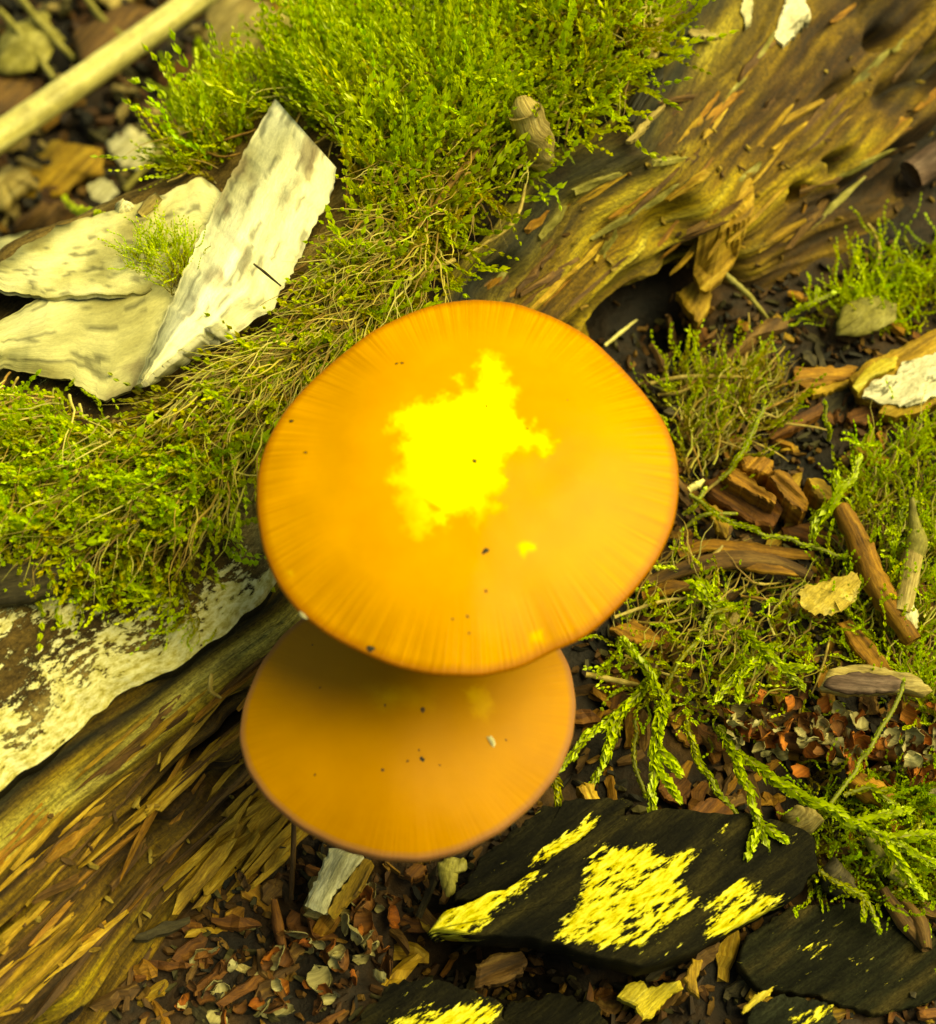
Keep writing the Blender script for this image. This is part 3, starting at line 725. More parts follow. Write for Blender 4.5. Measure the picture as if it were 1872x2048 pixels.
def spots_in(poly, n, dirpx, L, ts, spread=.7, elev=(.1, .7), sink=.05, hue=0.0, lift=0.0, clump=0.35):
    r = []
    for px, py in sample(poly, n):
        p, nn = hit(px, py)
        if FLAKE is not None and inpoly([(px, py)], FLAKE)[0]: continue
        a = atz(px, py, p[2]); b = atz(px + dirpx[0] * 30, py + dirpx[1] * 30, p[2])
        d = b - a; d /= np.linalg.norm(d); th = rng.normal(0, spread)
        d = np.array([d[0] * math.cos(th) - d[1] * math.sin(th), d[0] * math.sin(th) + d[1] * math.cos(th), 0])
        d = d - nn * (d @ nn); d /= np.linalg.norm(d) + 1e-9
        e = rng.uniform(*elev); d = d * math.cos(e) + nn * math.sin(e)
        cl = float(fbm(px / 70, py / 70, 4, 3, 71)) * clump * 2
        L1 = rng.uniform(*L)
        if FLAKE is not None and inpoly(proj(np.stack([p + d * L1, p + d * L1 * .6 + nn * .2])), FLAKE_IN).any(): continue
        r.append((p - nn * sink + nn * lift * rng.uniform(0, 1), d, nn, L1, ts + rng.normal(0, .12) + cl, hue + rng.normal(0, .12)))
    return r
up_poly = [(330, 370), (400, 260), (470, 190), (560, 190), (640, 70), (760, 80), (830, -60), (1360, -80), (1290, 60), (1215, 190), (1100, 235), (1020, 330), (925, 440), (850, 550), (780, 620), (640, 700), (560, 640), (600, 530), (690, 330), (590, 220), (540, 210), (440, 390)]
low_poly = [(870, 470), (840, 570), (700, 700), (560, 800), (400, 800), (300, 770), (560, 640), (620, 480), (720, 440)]
left_poly = [(-80, 700), (60, 750), (130, 760), (220, 800), (330, 740), (560, 640), (660, 690), (560, 830), (520, 900), (440, 1020), (350, 1060), (230, 1070), (100, 1060), (-80, 1080)]
sp = spots_in(up_poly, 2600, (-.5, .6), (.35, .95), .26, 1.1, (.1, .8), hue=.05)
sp += spots_in([(560, 200), (640, 80), (760, 90), (900, 0), (1100, 0), (1000, 300), (800, 400), (680, 330)], 900, (.1, -1), (.45, .95), .55, .6, (.5, 1.2), lift=.15)
sp += spots_in([(380, 260), (480, 180), (580, 190), (640, 80), (720, 90), (700, 250), (560, 300), (470, 310), (420, 350), (350, 350)], 260, (-.5, -1), (.5, 1.0), .62, .5, (.3, 1.0), lift=.1)
sp += spots_in(low_poly, 1300, (-.8, .7), (.5, 1.1), .10, .5, (.0, .35), hue=.12)
sp += spots_in([(1060, 0), (1280, 0), (1200, 190), (1080, 230)], 350, (-.5, .7), (.5, 1.1), .14, 1.0, (.1, .7), hue=.05, lift=.1)
sp += spots_in(up_poly, 420, (.2, -1), (1.0, 1.5), .42, .9, (.4, 1.1), sink=.45, hue=-.03)
sp += spots_in([(390, 260), (480, 190), (640, 70), (860, 10), (760, 250), (560, 300), (420, 350)], 120, (-.4, -1), (1.0, 1.5), .6, .6, (.3, .9), sink=.35, hue=-.06)
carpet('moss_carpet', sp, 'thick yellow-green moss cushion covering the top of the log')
sp = spots_in(left_poly, 1500, (-.7, .7), (.5, 1.0), .10, .5, (.05, .5), hue=.08)
sp += spots_in([(-80, 700), (130, 770), (330, 800), (480, 880), (400, 1020), (100, 1060), (-80, 1060)], 620, (-.4, .9), (.45, .85), .52, .7, (.2, .9), lift=.2, hue=-.1)
sp += spots_in([(430, 770), (600, 760), (540, 860), (440, 920)], 110, (.7, -.6), (.4, .8), .42, .6, (.2, .7), hue=-.1)
sp += spots_in(left_poly, 230, (-.4, .9), (1.0, 1.4), .48, .8, (.3, .9), sink=.45, hue=-.1)
carpet('moss_carpet', sp, 'moss with olive strands and bright tips hanging below the birch bark flake')
sp = spots_in([(130, 1160), (300, 1140), (340, 1060), (370, 1120), (440, 1240), (460, 1270), (400, 1230), (320, 1170), (200, 1180)], 90, (-.8, .5), (.35, .7), .42, .7, (.05, .5))
carpet('moss_patch', sp, 'thin green moss sprigs creeping over the bare bark near its lip')
sp = []
FL_ = FLAKE; FLAKE = None
for (p, d, nn, L, ts, hu) in spots_in([(265, 500), (330, 480), (385, 475), (390, 530), (370, 560), (345, 590), (335, 540), (275, 545)], 150, (-.3, -.8), (.2, .42), .5, .9, (.2, .8)):
    q = atz(*proj(p), p[2] + .5); sp.append((q, d, nn, L, ts, hu))
carpet('moss_patch', sp, 'small moss tuft growing on the birch bark flake'); FLAKE = FL_
def threads(name, groups, label):
    VV = []; FF = []; CC = []; nb = 0
    for poly, n_, dirp, L, cols, lift in groups:
        for (p, d, nn, l_, ts, hu) in spots_in(poly, n_, dirp, L, 0, .45, (.0, .45), sink=-.02, lift=lift):
            m = 7; t_ = np.linspace(0, 1, m)[:, None]; s_ = np.cross(nn, d); s_ /= np.linalg.norm(s_) + 1e-9
            q = p + d * t_ * l_ + s_ * (rng.uniform(-.35, .35) * t_ ** 2 * l_ + .03 * np.sin(t_ * 9 + nb)) + nn * (.12 * np.sin(t_ * 2.6) * l_)
            wd = rng.uniform(.006, .014) * (1.1 - t_)
            VV.append(np.stack([q - s_ * wd, q + nn * wd * 1.2, q + s_ * wd], 1).reshape(-1, 3)); FF.append(gridfaces(m, 3, False, nb)); nb += 3 * m
            CC.append(np.tile(np.array(cols[rng.integers(len(cols))]) * rng.uniform(.6, 1.3), (3 * m, 1)))
    V = np.vstack(VV); o = mesh_obj(name, V, np.vstack(FF), M['stem'], V.mean(0), None, True, col=np.vstack(CC)); tag(o, label, 'moss', kind='stuff')
TH = [(.42, .34, .07), (.30, .2, .04), (.22, .13, .025), (.46, .40, .12), (.34, .33, .05)]
threads('dead_moss_strands', [(up_poly, 900, (-.7, .7), (.35, .9), TH, .3), (low_poly, 1100, (-.75, .65), (.5, 1.2), TH, .3), (left_poly, 800, (-.65, .75), (.5, 1.1), TH, .3)], 'dry tan threads of dead moss combed over the log top')
threads('dead_moss_strands', [(g, 160, (.4, -.6), (.3, .7), TH, .2) for g in ([(1330, 780), (1500, 740), (1560, 860), (1430, 940), (1380, 1010), (1340, 900)], [(1290, 1130), (1500, 1140), (1640, 1210), (1600, 1400), (1440, 1440), (1210, 1330)], [(1640, 1180), (1740, 900), (1900, 850), (1900, 1500), (1720, 1330)])], 'dry tan threads of dead moss among the litter right of the caps')
# right-hand ground moss
gr1 = [(1640, 1180), (1740, 900), (1900, 850), (1900, 1500), (1800, 1420), (1720, 1330)]
gr2 = [(1330, 780), (1500, 740), (1560, 860), (1430, 940), (1380, 1010), (1340, 900)]
gr3 = [(1290, 1130), (1500, 1140), (1640, 1210), (1680, 1330), (1600, 1400), (1440, 1440), (1320, 1400), (1210, 1330)]
gr4 = [(1560, 1500), (1700, 1560), (1900, 1500), (1900, 1850), (1780, 1800), (1640, 1780), (1600, 1700), (1650, 1640)]
gr5 = [(1620, 640), (1760, 510), (1900, 520), (1900, 660), (1760, 690)]
sp = spots_in(gr1, 560, (-.3, -1), (.3, .7), .42, 1.2, (.2, 1.0), hue=-.08, lift=.15)
carpet('moss_patch', sp, 'dense green moss beside the cut grass stalk')
sp = spots_in(gr2, 190, (.5, -.8), (.4, .8), .18, .9, (.1, .8), hue=.02, lift=.15)
carpet('moss_patch', sp, 'stringy olive moss against the right rim of the large cap')
sp = spots_in(gr3, 260, (-.3, .8), (.3, .75), .36, 1.0, (.2, .9), hue=-.05, lift=.15)
carpet('moss_patch', sp, 'light green moss below the torn leaf scrap')
sp = spots_in(gr4, 420, (.5, .6), (.3, .7), .34, 1.2, (.1, .9), hue=-.12, lift=.15)
carpet('moss_patch', sp, 'dark green moss beyond the end of the charred wood slab')
sp = spots_in(gr5, 220, (-.3, -.6), (.3, .7), .46, 1.2, (.2, .9), hue=-.02, lift=.1)
carpet('moss_patch', sp, 'moss around the olive leaf at the foot of the log')

def shoot(pxs, lifts, width, tone, label, group='single moss shoots in the litter', branches=0, hue=0.0):
    pts = []
    pxs = resample(pxs, 9); lf = np.interp(np.linspace(0, 1, 9), np.linspace(0, 1, len(lifts)), lifts)
    for (x, y), l in zip(pxs, lf):
        h, n_ = hit(x, y); pts.append([x, y, h[2] + l])
    pts = np.array(pts); pts[:, 2] = smooth1(pts[:, 2:], 4)[:, 0]
    q = np.array([atz(*p) for p in pts])
    length = np.linalg.norm(np.diff(q, axis=0), axis=1).sum()
    n = max(10, int(length / .045)); q = smooth1(resample(q, n), 3); q += .02 * np.stack([vnoise(np.arange(n) * .35, len(label), s) for s in (1, 2, 3)], -1)
    strands = [q]
    for b in range(branches):
        i = int(n * pr.uniform(.45, .8)); d = q[min(n - 1, i + 3)] - q[i]; d /= np.linalg.norm(d) + 1e-9
        s_ = np.cross(d, [0, 0, 1]) * pr.choice([-1, 1]); L = length * pr.uniform(.18, .3)
        m = max(6, int(L / .045)); tt = np.linspace(0, 1, m)[:, None]
        strands.append(q[i] + (d * .8 + s_ * .6) * tt * L + np.array([0, 0, .05]) * tt)
    org = q[0].copy(); root = empty('moss_shoot', org); tag(root, label, 'moss', group)
    VV = []; CC = []; SV = []; SF = []; SC = []
    for s in strands:
        V_, T_ = leafy(s, width, width * .24, .62, 5, pr)
        VV.append(V_.reshape(-1, 3)); c = ramp(np.clip(tone + .35 * (T_.reshape(-1) - .4), 0, 1.15), MOSSRAMP) * np.array([1 + hue, 1, 1])
        CC.append(c * np.repeat(np.array([pr.uniform(.7, 1.2) for _ in range(len(V_))]), 4)[:, None])
        v, f, _ = tube_data(s, .022, 5); SF += [tuple(i + sum(len(x) for x in SV) for i in ff) for ff in f]; SV.append(v)
    V = np.vstack(VV); C = np.vstack(CC); b = np.arange(len(V) // 4) * 4
    F = np.vstack([np.stack([b, b + 1, b + 2], -1), np.stack([b, b + 2, b + 3], -1)])
    SVv = np.vstack(SV)
    mesh_obj('stem', SVv, SF, M['stem'], org, root, True, col=np.tile([[.16, .17, .02]], (len(SVv), 1)))
    lo = mesh_obj('leaves', V, F, M['moss'], org, root, False, col=C); lo['kind'] = 'stuff'
for a in [
    ([(1320, 1340), (1240, 1430), (1165, 1480), (1130, 1530)], [.25, .45, .5, .4], .15, .85, 'bright moss shoot reaching from the litter to the rim of the smaller cap', 1),
    ([(1240, 1430), (1220, 1500), (1180, 1580)], [.4, .4, .3], .13, .8, 'moss shoot drooping beside the yellow wood crumb', 0),
    ([(1335, 1390), (1315, 1470), (1305, 1560), (1300, 1625)], [.4, .6, .65, .5], .17, .95, 'thick forked moss shoot hanging over the upper edge of the charred slab', 2),
    ([(1270, 1440), (1270, 1520), (1290, 1590)], [.25, .3, .2], .09, .6, 'thin dark moss shoot behind the thick forked one', 0),
    ([(1370, 1440), (1400, 1530), (1440, 1590), (1475, 1630)], [.3, .45, .45, .35], .12, .75, 'slender moss shoot ending on the rust-brown bark flake', 0),
    ([(1440, 1450), (1490, 1560), (1515, 1640), (1540, 1720)], [.4, .65, .7, .6], .15, .92, 'long moss shoot with forked tip overhanging the dark slab', 2),
    ([(1480, 1510), (1580, 1580), (1680, 1630), (1780, 1680), (1885, 1735)], [.5, .7, .7, .6, .5], .16, .9, 'long creeping moss shoot crossing toward the dark green moss', 3),
    ([(1660, 1610), (1740, 1500), (1780, 1430), (1808, 1365)], [.6, .7, .75, .8], .08, .95, 'thin bright moss shoot standing across the catkin', 0),
    ([(1320, 1390), (1360, 1320), (1400, 1270), (1440, 1200)], [.35, .5, .5, .4], .10, .55, 'olive moss shoot leaning on the brown fibre strips', 1),
    ([(1330, 1400), (1290, 1330), (1250, 1285)], [.4, .5, .45], .15, .85, 'stubby moss shoot pointing at the notch in the large cap', 0),
    ([(1440, 960), (1490, 900), (1530, 810)], [.4, .55, .6], .10, .8, 'upright moss shoot above the orange rotten chunk', 0),
    ([(1380, 990), (1440, 1030), (1520, 1070), (1600, 1085), (1700, 1115)], [.4, .5, .5, .45, .4], .10, .8, 'moss shoot trailing over the orange rotten chunk', 0),
    ([(1365, 1030), (1390, 1010), (1410, 980)], [.3, .4, .4], .09, .75, 'short moss shoot at the right rim of the large cap', 0),
    ([(1360, 1060), (1400, 1028), (1470, 1025)], [.2, .3, .3], .07, .75, 'thin curved moss shoot beside the large cap', 0),
    ([(1625, 1070), (1660, 1010), (1700, 960), (1715, 920)], [.4, .6, .65, .6], .16, .95, 'broad bright moss shoot standing over the long orange twig', 1),
    ([(1670, 1005), (1640, 1030), (1625, 1065)], [.55, .6, .5], .16, .95, 'curled bright moss shoot tip bending down to the orange chunk', 0),
    ([(1660, 880), (1655, 850), (1650, 810)], [.3, .5, .6], .10, .85, 'small upright blue-green moss shoot near the pale wood chip', 0),
    ([(1100, 1540), (1118, 1590), (1105, 1640)], [.3, .4, .2], .13, .62, 'green moss shoot squeezed between the smaller cap and charred slab', 0),
    ([(1640, 1740), (1700, 1780), (1740, 1800), (1758, 1860)], [.4, .5, .5, .4], .11, .7, 'arching green moss shoot over the lower dark slab', 1),
    ([(1560, 650), (1590, 620), (1660, 590)], [.3, .45, .4], .12, .85, 'bright moss shoot beside the curled brown bark strip', 1),
    ([(1760, 560), (1800, 530), (1850, 545)], [.3, .45, .4], .14, .85, 'bushy moss shoot above the olive leaf', 1),
    ([(1430, 1190), (1390, 1160), (1440, 1230)], [.4, .5, .4], .15, .9, 'bushy light moss shoot by the brown fibre strips', 1),
    ([(1560, 1290), (1500, 1330), (1440, 1390)], [.35, .5, .45], .15, .9, 'plump light green moss shoot below the torn leaf scrap', 1),
    ([(1480, 1260), (1540, 1310), (1600, 1370)], [.35, .5, .4], .15, .95, 'plump moss shoot pointing at the seed husk', 1),
    ([(1850, 1000), (1800, 1020), (1790, 1080)], [.4, .5, .45], .13, .85, 'bright moss shoot above the node of the grass stalk', 1),
    ([(1690, 1590), (1740, 1570), (1790, 1610)], [.5, .6, .5], .11, .7, 'moss shoot curving below the catkin', 1),
    ([(1850, 1640), (1800, 1700), (1740, 1740)], [.4, .5, .4], .12, .75, 'dark moss shoot beyond the slab end', 1),
    ([(230, 440), (150, 420), (128, 395)], [.3, .5, .7], .15, .95, 'bright moss shoot at the far edge of the birch bark flake', 0),
    ([(500, 250), (450, 230), (470, 190)], [.3, .4, .6], .15, .9, 'moss shoot curling over the far edge of the log', 1),
    ([(460, 300), (410, 265), (385, 290)], [.3, .45, .4], .12, .8, 'arched moss shoot on the far edge of the log behind the white strip', 0),
    ([(700, 150), (660, 100), (635, 50)], [.3, .5, .7], .16, .9, 'tall moss shoot standing out against the dark gap', 1),
    ([(790, 160), (785, 110), (790, 60)], [.3, .5, .7], .16, .9, 'upright moss shoot beside the white wood scrap', 0)]:
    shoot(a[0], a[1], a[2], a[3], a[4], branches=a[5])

# ---------------------------------------------------------------- charred slabs
def char_slab(outline, patches, label, z=None, lift=.35, tilt=(0, 0), thick=.45, fdir=(1, -.72), n=200, rings=44, lvl=1.0, base=((.003, .003, .002), (.012, .011, .005), (.038, .032, .011))):
    V, F, uv, bs, rad = slab_data(resample(outline, 60, True) + 6 * rng.uniform(-1, 1, (60, 2)), z, lift, thick, tilt, fdir, .03, n, rings, 1.5, False, .05, (.9, 3.4))
    px = proj(V)
    t_ = .5 + .9 * fbm(uv[:, 0] * 1.6, uv[:, 1] * 9, 3, 4, 51)
    c = ramp(t_, [(0, base[0]), (.5, base[1]), (1, base[2])])
    msk = np.full(len(V), .10)
    for poly, soft in patches:
        msk = np.maximum(msk, np.clip(.5 + sdist(px, poly) / 62.0, -.25, .70))
    o = mesh_obj('charred_wood_slab', V, F, M['char2'], bs, None, True, uv, c, attrs={'mask': msk}); tag(o, label, 'wood', 'charred wood slabs in the litter')
    return o
char_slab([(905, 1800), (960, 1720), (1010, 1680), (1090, 1610), (1200, 1590), (1270, 1600), (1180, 1680), (1080, 1750), (980, 1800)], [([(1140, 1670), (1190, 1640), (1180, 1670), (1080, 1730), (1070, 1720)], 5)], 'narrow blackened slab against the rim of the smaller cap', z=.50, tilt=(-.05, .12))
char_slab([(850, 1862), (905, 1815), (1010, 1775), (1110, 1715), (1210, 1635), (1330, 1612), (1500, 1625), (1620, 1655), (1645, 1720), (1590, 1790), (1500, 1838), (1400, 1895), (1310, 1935), (1210, 1915), (1100, 1885), (960, 1875)],
          [([(835, 1860), (905, 1800), (1010, 1780), (960, 1860), (900, 1885)], 6), ([(1000, 1785), (1070, 1735), (1080, 1750), (1000, 1800)], 4), ([(1190, 1700), (1270, 1690), (1340, 1710), (1390, 1700), (1350, 1760), (1400, 1800), (1330, 1850), (1280, 1900), (1120, 1880), (1160, 1810), (1170, 1750)], 7), ([(1430, 1800), (1480, 1770), (1565, 1790), (1530, 1830), (1440, 1870), (1410, 1850)], 6)],
          'large blackened wood slab with bright yellow worn patches', z=.55, tilt=(-.02, .02))
char_slab([(1490, 1870), (1580, 1810), (1700, 1800), (1790, 1810), (1880, 1880), (1900, 1990), (1760, 2030), (1640, 1995), (1520, 1985), (1470, 1930)], [([(1600, 1900), (1650, 1890), (1640, 1910)], 4)], 'dark olive-brown slab below the moss at the slab end', z=.22, base=((.005, .006, .003), (.018, .019, .009), (.06, .048, .018)))
char_slab([(1480, 2075), (1510, 2010), (1560, 1985), (1660, 2005), (1690, 2075), (1600, 2110)], [([(1590, 2030), (1640, 2010), (1660, 2015), (1570, 2060)], 4)], 'grey-green blackened slab with one pale streak', z=.45, base=((.006, .008, .005), (.024, .028, .016), (.06, .06, .03)))
char_slab([(700, 2060), (740, 2010), (790, 1965), (850, 1955), (1000, 2000), (1020, 2080), (850, 2110)], [([(780, 2040), (850, 2020), (1000, 2010), (990, 2060), (840, 2070)], 6)], 'blackened slab with yellow crust next to the dark hollow', z=.25)
char_slab([(1010, 2010), (1120, 1985), (1200, 2010), (1230, 2080), (1100, 2110), (1000, 2070)], [], 'plain black slab sunk in the dark hollow', z=-.15)

# ---------------------------------------------------------------- named pieces of litter
z5 = lambda pts: zoomed(1172, 600, 700 / 1843, pts)
z3 = lambda pts: zoomed(1172, 0, 700 / 1843, pts)
z7 = lambda pts: zoomed(600, 1300, 700 / 1843, pts)
z8 = lambda pts: zoomed(1172, 1250, 700 / 1768, pts)
z2 = lambda pts: zoomed(500, 0, 700 / 1843, pts)
# pale wood chip at the right edge
ol = z5([(1390, 400), (1500, 300), (1680, 230), (1843, 150), (2000, 120), (2040, 420), (1900, 520), (1750, 590), (1620, 612), (1540, 590), (1560, 550), (1440, 520), (1425, 460)])
V, F, uv, bs, _ = slab_data(ol, lift=.35, thick=.22, tilt=(.05, .1), fdir=(1, -.6), amp=.03, n=60, rings=8)
pc = empty('pale_wood_chip', bs); tag(pc, 'broken yellow wood chip with a whitish speckled face', 'wood chip')
mesh_obj('body', V, F, M['ochre'], bs, pc, False, uv)
slab('worn_face', z5([(1445, 500), (1510, 430), (1640, 375), (1690, 310), (1860, 265), (1990, 300), (1950, 440), (1843, 500), (1700, 562), (1570, 545)]), M['white'], None, parent=pc, org=bs, z=bs[2] + .27, thick=.06, tilt=(.05, .1), fdir=(1, -.6), n=60, rings=7, jag=5)
slab('broken_edge', z5([(1400, 450), (1500, 330), (1640, 290), (1630, 350), (1500, 410), (1440, 490)]), M['yellow'], None, parent=pc, org=bs, z=bs[2] + .28, thick=.07, tilt=(.05, .1), fdir=(1, -.6), n=40, rings=4)
